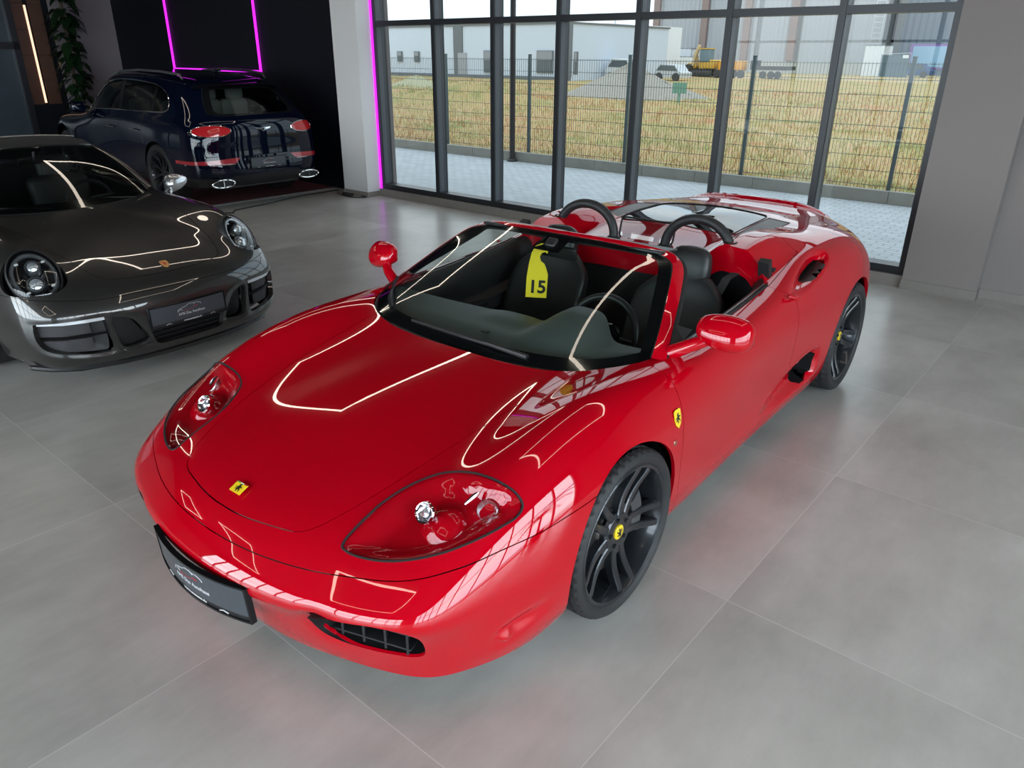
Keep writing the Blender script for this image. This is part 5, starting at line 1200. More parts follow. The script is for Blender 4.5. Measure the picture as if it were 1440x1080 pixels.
# ------------------------------------------------------------------ the dark blue luxury SUV at the black wall (origin under its rear axle, +X its nose)
BLUE = paint('dark_blue_paint', (.0015, .0034, .012), metal=0.0, rough=.3)
BLUE.node_tree.nodes['Principled BSDF'].inputs['Specular IOR Level'].default_value = 0.0; BLUE.node_tree.nodes['Principled BSDF'].inputs['Coat IOR'].default_value = 1.45
def col_(xs, ys, zs): return list(zip(xs, ys, zs))
BX = [
 col_([-1.02,-1.10,-1.12,-1.09,-1.09,-1.06,-.99,-.83,-.62,-.28,.9],[0]*11,[.28,.38,.52,.70,.90,1.06,1.13,1.30,1.50,1.605,1.66]),
 col_([-1.00,-1.08,-1.10,-1.07,-1.07,-1.04,-.97,-.81,-.60,-.26,.9],[.45,.47,.48,.48,.48,.46,.45,.42,.37,.28,0],[.28,.38,.52,.70,.90,1.06,1.13,1.30,1.50,1.60,1.66]),
 col_([-.88,-.94,-.97,-.95,-.94,-.91,-.86,-.71,-.50,-.18,.9],[.80,.84,.855,.86,.845,.80,.755,.68,.58,.41,0],[.28,.38,.52,.70,.90,1.05,1.13,1.30,1.485,1.592,1.66]),
 col_([-.60,-.62,-.62,-.62,-.62,-.62,-.60,-.47,-.27,0,.9],[.90,.94,.955,.96,.955,.91,.86,.765,.655,.45,0],[.28,.38,.52,.70,.90,1.05,1.13,1.32,1.50,1.60,1.66]),
 col_([0,0,0,0,0,0,0,.03,.10,.3,1.0],[.90,.945,.965,.975,.97,.93,.88,.785,.67,.45,0],[.28,.38,.52,.70,.88,1.04,1.13,1.35,1.54,1.625,1.665]),
 col_([.7]*10+[1.05],[.90,.93,.935,.94,.945,.925,.885,.795,.685,.46,0],[.26,.36,.50,.68,.86,1.02,1.12,1.36,1.565,1.64,1.67]),
 col_([1.5,1.5,1.5,1.5,1.5,1.5,1.5,1.46,1.4,1.35,1.1],[.90,.93,.935,.94,.945,.925,.885,.795,.685,.46,0],[.26,.36,.50,.68,.86,1.02,1.12,1.36,1.565,1.64,1.67]),
 col_([2.1,2.1,2.1,2.1,2.1,2.1,2.1,1.97,1.78,1.6,1.15],[.90,.93,.94,.945,.95,.93,.87,.77,.665,.44,0],[.26,.36,.50,.68,.86,1.00,1.09,1.32,1.52,1.615,1.67]),
 col_([2.6,2.6,2.6,2.6,2.6,2.6,2.48,2.20,1.90,1.66,1.2],[.90,.94,.96,.965,.96,.89,.78,.66,.57,.38,0],[.28,.38,.52,.68,.86,.99,1.06,1.22,1.46,1.60,1.67]),
 col_([3.0,3.0,3.0,3.0,3.0,3.0,2.85,2.38,1.96,1.68,1.2],[.89,.94,.965,.965,.95,.86,.68,.50,.44,.29,0],[.28,.38,.52,.68,.86,.98,1.04,1.15,1.42,1.59,1.67]),
 col_([3.4,3.42,3.44,3.45,3.44,3.42,3.15,2.48,1.99,1.69,1.2],[.86,.90,.92,.92,.89,.80,.57,.37,.31,.2,0],[.28,.38,.52,.68,.84,.95,1.02,1.13,1.40,1.59,1.67]),
 col_([3.66,3.72,3.76,3.76,3.72,3.62,3.30,2.52,2.0,1.69,1.2],[.66,.70,.72,.72,.68,.60,.42,.25,.2,.14,0],[.28,.38,.52,.68,.82,.93,1.005,1.12,1.39,1.59,1.67]),
 col_([3.78,3.84,3.88,3.88,3.84,3.73,3.38,2.54,2.0,1.69,1.2],[.32,.34,.35,.35,.33,.29,.21,.12,.1,.07,0],[.28,.38,.52,.68,.82,.935,1.01,1.12,1.39,1.59,1.67]),
 col_([3.80,3.86,3.90,3.90,3.86,3.75,3.40,2.55,2.0,1.69,1.2],[0]*11,[.28,.38,.52,.68,.82,.935,1.01,1.12,1.39,1.59,1.67]),
]
BS, BU, BV = ring_surface(BX, 10, 12)
blue_loc = rw(-9.42, 3.52, .012)
suv = thing('luxury_suv', 'dark blue luxury SUV seen from behind, parked at the black wall', 'car', blue_loc, ROOM_ROT + math.radians(179.2))
bh = Sh.from_grid(BS, BU, BV); m_ = len(bh.A)//2
if np.sign(bh.A[m_, 3]*bh.V[m_, 1]) < 0: bh.A[:, 2:5] *= -1; bh.F = [f[::-1] for f in bh.F]
def barch(cx, cz, R): return lambda s: np.where((s.A[:, 1] < 5.2) & (s.V[:, 1] > .5), R - np.hypot(s.V[:, 0]-cx, s.V[:, 2]-cz), -1.0)
bh = bh.clip(barch(0, .385, .425)(bh)).clip(barch(2.99, .385, .425)(bh))
SG = smooth_poly([(2.16,1.135),(1.4,1.150),(.5,1.160),(-.10,1.172),(-.255,1.20),(-.275,1.26),(-.17,1.385),(.05,1.475),(.4,1.525),(1.0,1.545),(1.45,1.53),(1.72,1.44),(1.96,1.28)], 4)
sg, bh = bh.split(lambda s: np.where((s.A[:, 1] > 5.6) & (s.V[:, 1] > .5) & (s.A[:, 1] < 9), sd_poly(s.V[:, [0, 2]], SG), 1.0), .001)
RG = smooth_poly([(-.02,1.145),(.40,1.148),(.60,1.16),(.635,1.20),(.585,1.34),(.50,1.475),(.42,1.492),(-.02,1.498)], 3, False); RG = np.concatenate([RG, [(-.3, 1.49), (-.3, 1.15)]])
rg, bh = bh.split(lambda s: np.where((s.V[:, 0] < -.35) & (s.A[:, 0] < 2.6), sd_poly(s.V[:, 1:3], RG), 1.0), .001)
fg, bh = bh.split(lambda s: np.where((s.V[:, 0] > 1.55) & (s.V[:, 1] < .75) & (s.V[:, 2] > 1.12), np.maximum(np.maximum(1.135 - s.V[:, 2], s.V[:, 2]-1.585), s.V[:, 1] - .30 - (1.70 - s.V[:, 2])*.62), 1.0), .001)
tc_ = np.array([-.965, .66, .975])
tl, bh = bh.split(lambda s: np.where((s.V[:, 0] < -.5) & (s.V[:, 2] > .7) & (s.V[:, 2] < 1.12), .08*(np.sqrt((((s.V-tc_)@np.array([.42, .907, 0]))/.245)**2 + ((s.V[:, 2]-.975)/.070)**2) - 1), 1.0), .001)
rf, bh = bh.split(lambda s: np.where((s.V[:, 0] < -.5), np.maximum(np.maximum(.572 - s.V[:, 2], s.V[:, 2]-.640+.05*(s.V[:, 1]-.5)), .40 - s.V[:, 1] + (.62-s.V[:, 2])), 1.0), .001)
gate, bh = bh.split(lambda s: np.where((s.A[:, 0] < 2.3) & (s.V[:, 0] < -.3), np.maximum(np.maximum(s.V[:, 1]-.80+.0*s.V[:, 2], .665 - s.V[:, 2]), s.V[:, 2]-1.53), 1.0), .002)
low, bh = bh.split(lambda s: s.V[:, 2] - .40 + np.where(s.V[:, 0] > .5, .06, -.02*(s.V[:, 1] < .5)), .0)
gate.both().mk('tailgate', BLUE, suv); low.both().mk('lower_cladding', BLACKPL, suv)
bd, bh = bh.split(lambda s: np.where((s.V[:, 1] > .6) & (s.V[:, 2] < 1.2), np.maximum(s.V[:, 0]-2.22, .35-s.V[:, 0] + .5*np.clip(.80-s.V[:, 2], 0, .5)*0 + .0), 1.0), .002)
rd, fd_ = bd.split(lambda s: s.V[:, 0] - 1.08, .002)
bh.both().mk('body_shell', BLUE, suv)
for sd in (1, -1):
    mm = (lambda s: s) if sd == 1 else (lambda s: s.mirror())
    mm(rd).mk('rear_door', BLUE, suv); mm(fd_).mk('front_door', BLUE, suv)
    sw_ = mm(sg).offset(-.004).mk('side_window', glass_mat('privacy_glass', (.16, .18, .19)), suv)
    # bright window surround and black door pillars
    def onside(x, z):
        P = BS[30:90, 66:112].reshape(-1, 3); d = (P[:, 0]-x)**2 + (P[:, 2]-z)**2; i = np.argsort(d)[:3]; w_ = 1/(d[i]+1e-7); return float((P[i, 1]*w_).sum()/w_.sum())
    g = G(); g.tube([(x, (onside(x, z)+.002)*sd, z) for x, z in SG[::2]], .0065, 6, closed=True); mk('window_trim', g, CHROME, sw_)
    for xa, xb in ((1.03, 1.13), (.10, .17)):
        g = G(); R = []
        for z in np.linspace(1.16, 1.535 if xa > 1 else 1.48, 8): R.append([(x, (onside(x, z)-.001)*sd, z) for x in (xa-.0*(z-1.2), (xa+xb)/2, xb)])
        g.grid(R); mk('door_pillar', g, GLOSSBLACK, sw_)
    mm(tl).mk('tail_light', mat('tail_lens_red', (.42, .012, .016), rough=.12, coat=1, emit=(.8, .02, .03), estr=.05), suv)
    be = tl.bounds(); nx_ = dict(be); st_ = be[0][0]; loop = [st_]
    while nx_.get(loop[-1], st_) != st_ and len(loop) < len(be)+2: loop.append(nx_[loop[-1]])
    g = G(); g.tube([tuple((tl.V[q] + tl.A[q, 2:5]*.002)*np.array([1, sd, 1])) for q in loop[::2]], .0065, 6, closed=True); mk('tail_light_trim', g, CHROME, suv)
    mm(rf).mk('rear_reflector', mat('reflector_red', (.38, .01, .02), rough=.2, coat=1), suv)
    g = G(); g.tube([(-1.090, .42*sd, .566), (-1.075, .60*sd, .570), (-1.02, .75*sd, .568), (-.90, .875*sd, .566), (-.72, .95*sd, .564)], .009, 6); mk('bumper_trim', g, ALU, suv)
    g = G(); 
    def el(k, y): return [(-1.07-k*.02, y*sd + .155*math.cos(a)*(1-.1*k), .335 + .048*math.sin(a)*(1-.1*k)) for a in np.linspace(0, 2*PI, 36, endpoint=False)]
    g.tube(el(0, .65), .011, 8, closed=True); g.bx(-1.085, -1.05, .645*sd, .655*sd, .30, .37); ex = mk('exhaust_tip', g, CHROME, suv)
    g = G(); g.add([(-1.055, .65*sd + .15*math.cos(a), .335+.045*math.sin(a)) for a in np.linspace(0, 2*PI, 36, endpoint=False)], [tuple(range(36))]); mk('exhaust_mouth', g, BLACKPL, ex, smooth=False)
    g = G(); g.tube([(-.32, .60*sd, 1.570), (-.26, .605*sd, 1.625), (.2, .625*sd, 1.655), (.8, .63*sd, 1.665), (1.4, .625*sd, 1.640), (1.68, .61*sd, 1.585), (1.72, .61*sd, 1.56)], [.012, .018, .018, .018, .018, .016, .01], 10); mk('roof_rail', g, ALU, suv)
    g = G(); g.rbox((2.13, 1.03*sd, 1.145), (.13, .21, .15), .05, 5); mi_ = mk('door_mirror', g, BLUE, suv); g = G(); g.tube([(2.1, .90*sd, 1.09), (2.12, .95*sd, 1.10)], .03, 10); mk('mirror_arm', g, BLACKPL, mi_)
    for x in (.46, 1.22): g = G(); g.tube([(x, .955*sd, .925), (x+.02, .975*sd, .928), (x+.16, .978*sd, .932), (x+.18, .955*sd, .932)], .010, 8); mk('door_handle', g, CHROME, suv)
    for wx in (0, 2.99):
        make_wheel(suv, (wx, .825*sd, .385), sd, 0, .385, .135, .285, rot=.2, style='ten', capc=BLACKPL, horse_cap=False)
        g = G(); R = []
        for a in np.linspace(-.35, PI+.35, 24): R.append([(wx+.426*math.cos(a), sd*.93, .385+.426*math.sin(a)), (wx+.44*math.cos(a), sd*.5, .385+.44*math.sin(a)), (wx, sd*.5, .385)])
        g.grid(R); mk('wheel_liner', g, BLACKPL, suv)
    g = G(); g.lathe([(0, .03), (.07, .02), (.09, 0), (.095, -.03)], 28, 'X', (3.66, .60*sd, .80), Matrix.Rotation(.5*sd, 3, 'Z')); mk('headlight', g, LENSG, suv)
RG2 = np.array([(-.02,1.165),(.50,1.17),(.54,1.21),(.49,1.36),(.44,1.45),(-.02,1.462)])
rgi, rgo = rg.split(lambda s: sd_poly(s.V[:, 1:3], RG2), 0)
rgo.both().offset(-.002).mk('window_border', GLOSSBLACK, suv)
rgi.both().offset(-.003).mk('rear_window', glass_mat('rear_glass', (.55, .62, .60)), suv)
fg.both().offset(-.003).mk('windscreen', glass_mat('privacy_glass', (.16, .18, .19)), suv)
# roof spoiler over the rear window
g = G(); R = []
for q in np.linspace(-1, 1, 25):
    y = .62*q; s = abs(q)**3
    R.append([(-.50+.16*s, y, 1.535-.03*s), (-.74+.20*s, y, 1.522-.05*s), (-.765+.20*s, y, 1.508-.05*s), (-.74+.2*s, y, 1.498-.05*s), (-.55+.16*s, y, 1.490-.05*s), (-.50+.16*s, y, 1.535-.03*s)])
g.grid(R); mk('roof_spoiler', g, GLOSSBLACK, suv)
g = G(); g.rbox((-.12, 0, 1.655), (.16, .03, .045), .012, 3); mk('roof_antenna', g, BLUE, suv)
g = G(); g.bx(-.95, 3.6, -.55, .55, .25, .5); g.bx(.45, 2.55, -.86, .86, .25, .32); mk('underbody', g, BLACKPL, suv, smooth=False)
TAN = mat('pale_leather', (.30, .29, .26), rough=.6)
for x, ys in ((.35, (.42, 0, -.42)), (1.35, (.42, -.42))):
    for y in ys:
        g = G(); g.rbox((x, y, .98), (.14, .42, .62), .06, 4, Matrix.Rotation(-.2, 3, 'Y')); g.rbox((x-.09, y, 1.36), (.10, .27, .17), .05, 4); mk('seat', g, TAN, suv)
g = G(); g.bx(-.8, .2, -.7, .7, 1.03, 1.05); mk('parcel_shelf', g, mat('dark_shelf', (.05, .05, .05), rough=.8), suv, smooth=False)
# winged badge, number plate, lettering-free tailgate step
g = G(); Mw = frame_m((-1.09, 0, .975), (0, -1, 0), (.16, 0, .98))
wing = [(-.115, .022), (-.03, .020), (-.018, .026), (.018, .026), (.03, .020), (.115, .022), (.095, .004), (.03, -.008), (.018, -.022), (0, -.028), (-.018, -.022), (-.03, -.008), (-.095, .004)]
g.prism(wing, .006, Mw); wb = mk('winged_badge', g, CHROME, suv, smooth=False)
g = G(); g.lathe([(0, .010), (.016, .009), (.018, .006)], 20, 'Z').xf(Mw); mk('badge_centre', g, BLACKINK, wb)
g = G(); g.rbox((-1.100, 0, .575), (.02, .66, .17), .008, 2); mk('plate_recess', g, BLUE, suv)
Bm = Matrix.Translation(blue_loc) @ Matrix.Rotation(ROOM_ROT + math.radians(179.2), 4, 'Z')
dealer_plate('licence_plate', 'dealer show plate on the tail of the dark blue SUV', Bm @ frame_m((-1.137, 0, .572), (0, -1, 0), (.03, 0, 1)))
# ------------------------------------------------------------------ red carpet, cables, plants
g = G(); g.bx(-14.7, -8.865, 2.25, 4.97, .0, .012)
tag(in_room(mk('carpet', g, mat('red_carpet', (.10, .006, .010), rough=.95, bump=(400, .5)), smooth=False)), 'dark red carpet lying under the dark blue SUV', 'carpet')
g = G(); g.bx(-8.862, -8.80, 2.25, 4.97, 0, .010)
tag(in_room(mk('carpet_edge', g, mat('grey_edge_strip', (.24, .24, .235), rough=.6), smooth=False)), 'pale floor strip along the front end of the red carpet', 'floor strip')
def rpt(px_list): return px_list
cab = mat('black_cable', (.012, .012, .012), rough=.6)
g = G(); pts = smooth_poly([(-8.0, .9, .006), (-8.15, 1.7, .006), (-8.12, 2.35, .006), (-8.28, 2.62, .012), (-8.12, 2.78, .02), (-8.30, 2.95, .010), (-8.42, 3.5, .006), (-8.58, 4.1, .006), (-8.60, 4.5, .006), (-8.62, 4.85, .006)], 6, False)
g.tube([tuple(p) for p in pts], .009, 6); tag(in_room(mk('power_cable', g, cab)), 'black power cable winding over the floor in front of the red carpet', 'cable')
g = G(); g.tube([tuple(p) for p in smooth_poly([(-8.40, 4.66, .01), (-8.28, 4.62, .008), (-8.02, 4.58, .008), (-7.86, 4.64, .008), (-7.82, 4.72, .008), (-7.9, 4.70, .02)], 6, False)], .007, 6); g.rbox((-8.16, 4.66, .02), (.22, .05, .035), .01, 2)
tag(in_room(mk('extension_lead', g, cab)), 'small black extension lead lying at the foot of the left pillar', 'cable')

# ------------------------------------------------------------------ buildings and machines beyond the field (room coordinates)
RENDER = mat('pale_render', (.60, .65, .72), rough=.9); RENDER2 = mat('white_render', (.80, .81, .82), rough=.9)
DKG = mat('dark_grey_cladding', (.16, .17, .18), rough=.7); WGL = mat('far_window_glass', (.10, .12, .13), rough=.15)
def ething(name, label, cat, group=None): return thing(name, label, cat, ROOM_LOC, ROOM_ROT, group)
def pb(parent, name, m, *boxes, **k):
    g = G()
    for b_ in boxes: g.bx(*b_)
    return mk(name, g, m, parent, smooth=False)
b = ething('office_building', 'long pale flat-roofed building with dark door panel beyond the field', 'building')
pb(b, 'wall', RENDER, (-75, -34.3, 46, 60, .1, 4.0)); pb(b, 'side_wing', RENDER2, (-40.3, -36.3, 54, 66, .1, 4.3), (-36.9, -36.2, 60.05, 60.1, .1, .2))
pb(b, 'roof_edge', DKG, (-75, -34.2, 45.9, 60.1, 4.0, 4.12)); pb(b, 'plinth', DKG, (-75, -34.25, 45.93, 46, .1, .42))
pb(b, 'door_panel', DKG, (-46.2, -45.2, 45.9, 46, 2.05, 4.0)); d = pb(b, 'door', mat('grey_door', (.36, .37, .39), rough=.6), (-45.75, -44.8, 45.92, 46, .42, 2.05)); pb(b, 'door_frame', DKG, (-46.2, -45.75, 45.92, 46, .42, 2.05))
pb(b, 'corner_cladding', DKG, (-34.5, -34.2, 45.9, 46, .4, 4.0))
for x0, x1, z0, z1 in ((-53.06, -52.56, 1.4, 2.08), (-50.88, -50.39, 1.4, 2.08), (-37.37, -35.97, .76, 2.17), (-42.79, -41.0, .7, 2.16), (-33.9, -33.7, .7, 2.1), (-62, -60.5, .76, 2.1)):
    f_ = pb(b, 'window', DKG, (x0-.08, x1+.08, 45.9, 45.97, z0-.10, z1+.05)); pb(f_, 'pane', WGL, (x0+.04, x1-.04, 45.87, 45.9, z0, z0+(z1-z0)*.52)); pb(f_, 'shutter', mat('shutter_grey', (.28, .29, .31), rough=.6), (x0, x1, 45.86, 45.9, z0+(z1-z0)*.56, z1)); pb(f_, 'mullion', DKG, ((x0+x1)/2-.04, (x0+x1)/2+.04, 45.85, 45.88, z0, z0+(z1-z0)*.52))
b = ething('warehouse', 'big grey corrugated warehouse with brown downpipes', 'building')
def corr(x0, x1, y, z0, z1, step, name, m, parent):
    g = G(); R = []; x = x0; k = 0
    while x < x1: R.append([(x, y - (.06 if k % 4 in (1, 2) else 0), z0), (x, y - (.06 if k % 4 in (1, 2) else 0), z1)]); x += step; k += 1
    g.grid(R); return mk(name, g, m, parent, smooth=False)
corr(-52.2, -24.8, 88, 1.4, 10, .14, 'wall', mat('grey_corrugated', (.43, .44, .46), rough=.6), b)
pb(b, 'core', DKG, (-52.0, -24.9, 88.1, 110, .1, 10)); pb(b, 'plinth', mat('beige_plinth', (.50, .49, .45), rough=.9), (-52.2, -24.8, 87.9, 88.1, .1, 1.45)); pb(b, 'roof_edge', DKG, (-52.4, -24.8, 87.8, 110, 10, 10.3))
for x in (-51.8, -45.3, -39.9, -34.4, -29.0): pb(b, 'downpipe', mat('brown_downpipe', (.30, .22, .20), rough=.7), (x-.42, x+.42, 87.6, 87.9, 1.5, 10))
g = G()
for z in np.arange(2.2, 8.5, .5): g.bx(-25.9, -24.9, 87.3, 87.36, z, z+.05)
for x in (-25.9, -24.95): g.bx(x, x+.06, 87.3, 87.36, 2, 8.6)
mk('fire_ladder', g, ALU, b, smooth=False)
b = ething('blue_grey_hall', 'dark blue-grey hall with a modelled purple-edged blue reflection at the right', 'building')
corr(-24.3, 10, 91, .1, 10, .16, 'wall', mat('blue_grey_cladding', (.115, .150, .195), rough=.5), b); pb(b, 'core', DKG, (-24.3, 10, 91.1, 115, .1, 10)); pb(b, 'side_cladding', DKG, (-24.55, -23.9, 90.8, 91, .1, 10))
f_ = pb(b, 'window', mat('purple_reflection', (.25, .13, .40), rough=.5), (-22.7, -15.6, 90.8, 90.9, .8, 3.2)); pb(f_, 'pane', mat('blue_reflection', (.28, .46, .62), rough=.1), (-22.4, -15.9, 90.72, 90.8, 1.0, 3.0))  # reflection in the showroom glazing, modelled as a blue patch with purple edge
b = ething('white_hall', 'distant small white hall below the hills', 'building'); pb(b, 'wall', RENDER2, (-73.3, -66, 110, 125, .1, 4.4)); pb(b, 'annex', mat('annex_grey', (.45, .48, .50), rough=.9), (-66, -58, 112, 125, .1, 3.5)); pb(b, 'roof', DKG, (-73.5, -65.8, 109.8, 125, 4.4, 4.6))
for x in (-71.6, -70.6): pb(b, 'window', WGL, (x-.25, x+.25, 109.9, 110, 2.2, 3.5))
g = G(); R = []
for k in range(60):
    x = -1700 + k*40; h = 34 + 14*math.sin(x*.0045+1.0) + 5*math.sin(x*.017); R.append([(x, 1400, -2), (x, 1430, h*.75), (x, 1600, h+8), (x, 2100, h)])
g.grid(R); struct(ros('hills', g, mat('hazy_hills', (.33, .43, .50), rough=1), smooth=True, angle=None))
WHITEM = mat('white_sheet', (.72, .73, .74), rough=.6)
def site_container(name, lab, x0, x1, y, z1, m=WHITEM):
    b = ething(name, lab, 'container'); corr(x0, x1, y, .2, z1, .12, 'side_wall', m, b); pb(b, 'box', m, (x0, x1, y+.1, y+2.4, .2, z1)); pb(b, 'roof', DKG, (x0-.05, x1+.05, y-.05, y+2.45, z1, z1+.06)); return b
site_container('site_container', 'long low white container behind the yellow excavator', -48.1, -42.2, 82, 1.8)
site_container('storage_hut', 'small white hut standing against the grey warehouse', -47.1, -45.0, 84.8, 2.7)
site_container('ticket_hut', 'white hut next to the ladder of the warehouse', -24.6, -22.7, 82, 2.95)
# gravel heap
def heap(name, lab, cx, cy, rx, ry, h, m):
    g = G(); R = []; rnd = random.Random(5)
    for i in range(24):
        t = i/23; R.append([(cx+rx*t*math.cos(a)*(1+.06*math.sin(3*a)), cy+ry*t*math.sin(a), .12 + h*(1-t)**1.15*(1+.05*math.sin(5*a+t*6)) + rnd.uniform(-.015, .015)) for a in np.linspace(0, 2*PI, 49)])
    g.grid(R); o = in_room(mk(name, g, m, angle=None)); return tag(o, lab, 'gravel', kind=None)
heap('gravel_heap', 'grey gravel heap in the field beyond the fence', -18.9, 29.5, 3.9, 2.9, 1.45, mat('gravel', (.46, .41, .35), rough=1, noise=(9, (.26, .23, .19), 9)))
heap('rubble_heap', 'low pale rubble heap left of the gravel heap', -30.5, 27, 3.0, 2.0, .75, mat('rubble', (.52, .47, .36), rough=1, noise=(9, (.36, .36, .16), 8)))
# excavator
YEL = mat('machine_yellow', (.70, .42, .06), rough=.5); TRK = mat('machine_dark', (.06, .055, .05), rough=.8)
e = ething('excavator', 'yellow tracked excavator parked on the building site', 'excavator')
for y in (64.0, 65.5): g = G(); g.rbox((-33.1, y, .50), (2.5, .42, .55), .25, 4); mk('track', g, TRK, e)
pb(e, 'chassis', TRK, (-34.0, -32.2, 64.2, 65.4, .5, .85)); g = G(); g.rbox((-32.55, 64.8, 1.25), (1.5, 1.6, .75), .12, 4); g.rbox((-34.1, 64.7, 1.1), (.9, .9, .5), .12, 4); mk('upper_body', g, YEL, e)
g = G(); g.rbox((-32.75, 64.4, 1.95), (1.0, .9, 1.1), .10, 4); cb = mk('cab', g, mat('cab_blue_glass', (.18, .25, .28), rough=.2), e); pb(cb, 'cab_roof', YEL, (-33.3, -32.2, 63.9, 64.9, 2.48, 2.56))
g = G(); g.tube([(-33.6, 64.6, 1.1), (-33.9, 64.5, 2.0), (-33.55, 64.4, 2.8)], [.20, .20, .16], 8); g.tube([(-33.55, 64.4, 2.8), (-33.85, 64.2, 1.7), (-33.9, 64.1, 1.1)], [.16, .13, .10], 8); mk('boom', g, mat('boom_tan', (.62, .46, .25), rough=.6), e)
g = G(); g.prism([(-.35, -.2), (.3, -.25), (.35, .15), (.1, .3), (-.3, .2)], .6, Matrix.Translation((-34.3, 64.4, .95)) @ Matrix.Rotation(PI/2, 4, 'X')); mk('bucket', g, TRK, e, smooth=False)
def roller(x, lab):
    r_ = ething('compact_loader', lab, 'construction machine'); g = G(); g.rbox((x, 64.5, 1.15), (.75, 1.2, .8), .12, 4); mk('body', g, mat('machine_orange', (.85, .38, .04), rough=.5), r_)
    for dx in (-.35, .35): g = G(); g.lathe([(0, -.2), (.30, -.18), (.34, -.1), (.34, .1), (.30, .18), (0, .2)], 20, 'Y', (x+dx, 63.9, .50)); mk('wheel', g, TRK, r_)
roller(-31.0, 'orange compact machine right of the excavator, left of the window mullion'); roller(-29.5, 'orange compact machine right of the window mullion')
t = ething('flatbed_trailer', 'dark flatbed trailer standing behind the fence', 'trailer'); pb(t, 'bed', TRK, (-28.4, -25.2, 64, 66, .85, 1.15)); pb(t, 'headboard', TRK, (-28.4, -28.3, 64, 66, 1.1, 1.6))
for x in (-27.2, -26.5, -25.9): g = G(); g.lathe([(0, -.12), (.28, -.12), (.30, 0), (.28, .12), (0, .12)], 18, 'Y', (x, 64, .48)); mk('wheel', g, TRK, t)
def far_car(name, lab, x, y, L, H, m):
    c = ething(name, lab, 'car'); g = G(); pr = [(-.5, .22), (.5, .22), (.5, .50), (.38, .58), (.22, .95), (-.30, 1.0), (-.46, .60), (-.5, .5)]
    g.prism([(p*L, q*H) for p, q in pr], 1.6, Matrix.Translation((x, y+1.6, .15)) @ Matrix.Rotation(PI/2, 4, 'X')); mk('body', g, m, c, smooth=False)
    g = G(); g.prism([(.34*L, .60*H), (.21*L, .90*H), (-.27*L, .93*H), (-.42*L, .62*H)], .02, Matrix.Translation((x, y-.005, .15)) @ Matrix.Rotation(PI/2, 4, 'X')); mk('window', g, WGL, c, smooth=False)
    for q in (-.3, .3): g = G(); g.lathe([(0, -.1), (.28, -.1), (.30, 0), (.28, .1), (0, .1)], 18, 'Y', (x+q*L, y-.02, .45)); mk('wheel', g, TRK, c)
far_car('van', 'white van parked behind the gravel heap', -32.6, 50, 2.6, 1.55, WHITEM); far_car('parked_car', 'pale car parked right of the white van', -29.6, 52, 2.4, 1.2, mat('silver_car', (.55, .57, .58), rough=.3))
far_car('parked_car', 'blue car in front of the purple-edged blue reflection', -19.5, 80, 3.6, 1.3, mat('far_blue_car', (.05, .10, .22), rough=.3))
g = G(); g.bx(-14.75, -14.15, 26, 26.04, .55, .95); g.bx(-14.5, -14.44, 26.04, 26.1, .1, .6); tag(in_room(mk('field_sign', g, mat('sign_green', (.16, .33, .25), rough=.6), smooth=False)), 'small green sign board in the dry grass', 'sign')
g = G(); g.tube([(-46.3, 70, .1), (-46.3, 70, 5.6)], .07, 8); g.rbox((-46.1, 70, 5.6), (.7, .2, .1), .03); tag(in_room(mk('mast_light', g, ALU)), 'thin pale mast light near the distant white hall', 'street lamp')
t = ething('site_fence_panel', 'pale mobile site fence panel in front of the dark hall', 'fence'); g = G(); g.tube([(-19.6, 70, .2), (-19.6, 70, 2.15), (-17.3, 70, 2.25), (-17.3, 70, .2)], .035, 6, closed=True); mk('frame', g, ALU, t)
pb(t, 'sign', WHITEM, (-17.9, -17.45, 69.95, 69.98, 1.85, 2.1)); pb(t, 'mesh_infill', mat('site_mesh', (.12, .17, .20), rough=.8), (-19.55, -17.35, 70.0, 70.01, .4, 2.1))
# ------------------------------------------------------------------ plants in the hall
LEAF = mat('dark_leaf', (.010, .028, .010), rough=.22, coat=.3); STEM = mat('stem_brown', (.06, .04, .025), rough=.8)
def leaf(g, base, d, L, w_, droop=.25):
    d = Vector(d).normalized(); s = d.cross(Vector((0, 0, 1))); s = s.normalized() if s.length > .01 else Vector((1, 0, 0)); up = s.cross(d); P = []; F = []
    for i, (t, ww) in enumerate(((0, .05), (.2, .75), (.45, 1.0), (.7, .8), (.9, .35), (1, .02))):
        c = Vector(base) + d*L*t - Vector((0, 0, 1))*droop*L*t*t; P += [c - s*w_*ww/2 + up*w_*.10*ww, c - up*.0, c + s*w_*ww/2 + up*w_*.10*ww]
        if i: a = (i-1)*3; F += [(a, a+1, a+4, a+3), (a+1, a+2, a+5, a+4)]
    g.add(P, F)
rnd = random.Random(11)
pl = ething('climbing_plant', 'tall dark green leafy plant between timber panel and grey wall', 'plant')
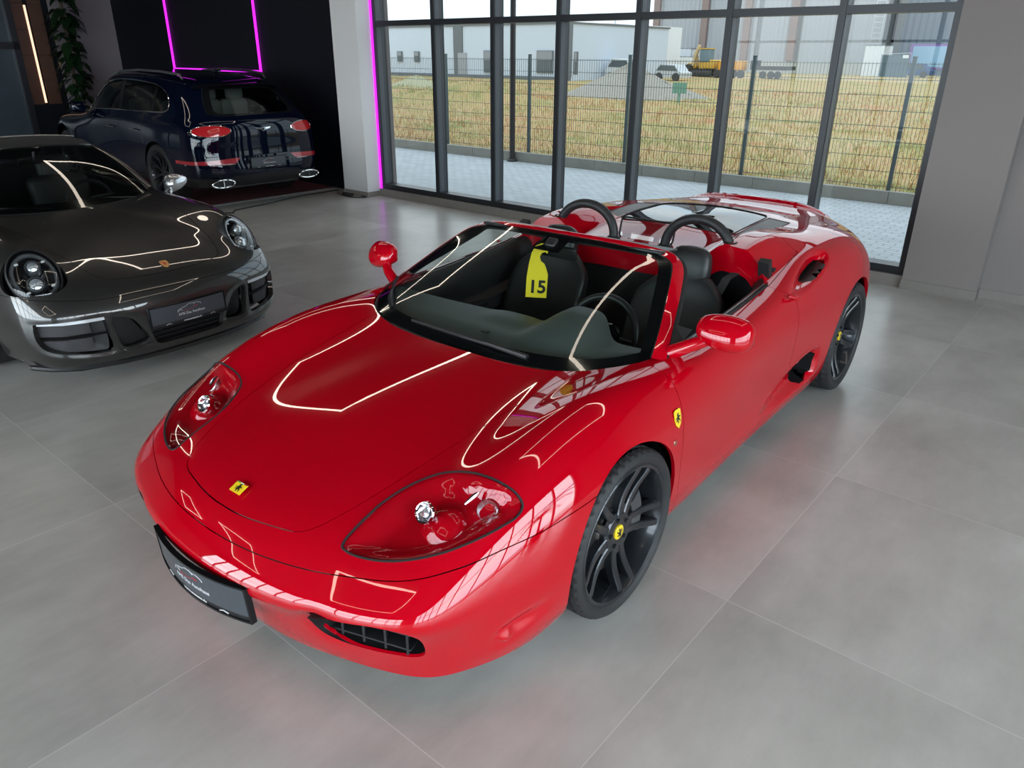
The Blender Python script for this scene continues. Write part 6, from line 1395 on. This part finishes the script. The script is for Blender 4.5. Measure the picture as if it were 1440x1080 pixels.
g = G(); g.lathe([(.0, 0), (.15, 0), (.19, .30), (.20, .62), (.18, .62), (.17, .55), (0, .55)], 32, 'Z', (-15.10, 3.86, 0)); mk('planter', g, mat('white_planter', (.6, .6, .6), rough=.3), pl)
g = G(); g.tube([(-15.1, 3.88, .5), (-15.08, 3.93, 1.6), (-15.1, 3.98, 2.8), (-15.08, 4.0, 3.9)], .03, 8); mk('stem', g, STEM, pl)
g = G()
for k in range(300):
    z = .85 + 3.1*rnd.random(); a = rnd.uniform(0, 2*PI); r = rnd.uniform(.02, .16); b_ = (-15.1 + r*math.cos(a), 3.94 + .02*z + r*math.sin(a), z)
    if -15.1 + .3*math.cos(a) < -15.36: continue
    leaf(g, b_, (math.cos(a), math.sin(a), rnd.uniform(-.8, .3)), rnd.uniform(.16, .27), rnd.uniform(.12, .19), .5)
mk('foliage', g, LEAF, pl, fix=False, angle=None)
pm = ething('potted_palm', 'potted palm mirrored in the front wheel arch of the red car', 'plant')
PCX, PCY = 4.3, .8
g = G(); g.lathe([(0, 0), (.18, 0), (.23, .42), (.25, .46), (.22, .46), (.2, .40), (0, .40)], 32, 'Z', (PCX, PCY, 0)); mk('planter', g, BLACKPL, pm)
g = G(); g.tube([(PCX, PCY, .4), (PCX+.03, PCY, 1.0), (PCX, PCY+.04, 1.6)], [.06, .05, .04], 8); mk('stem', g, STEM, pm)
for k in range(14):
    a = 2*PI*k/14 + rnd.uniform(-.2, .2); g = G(); L = rnd.uniform(.8, 1.15); up = rnd.uniform(.3, 1.3); pts = []
    for i in range(9): t = i/8; pts.append(Vector((PCX + L*t*math.cos(a), PCY + L*t*math.sin(a), 1.55 + up*L*t - (.75+up*.4)*L*t*t)))
    g.tube(pts, .006, 5)
    for i in range(1, 9):
        for q in (-1, 1):
            for h in (0, .5):
                p = pts[i-1].lerp(pts[i], h); leaf(g, p, (math.cos(a)*.6 - q*math.sin(a), math.sin(a)*.6 + q*math.cos(a), -.25), .30*(1-.4*i/8), .028, .4)
    mk('frond', g, LEAF, pm, fix=False, angle=None)
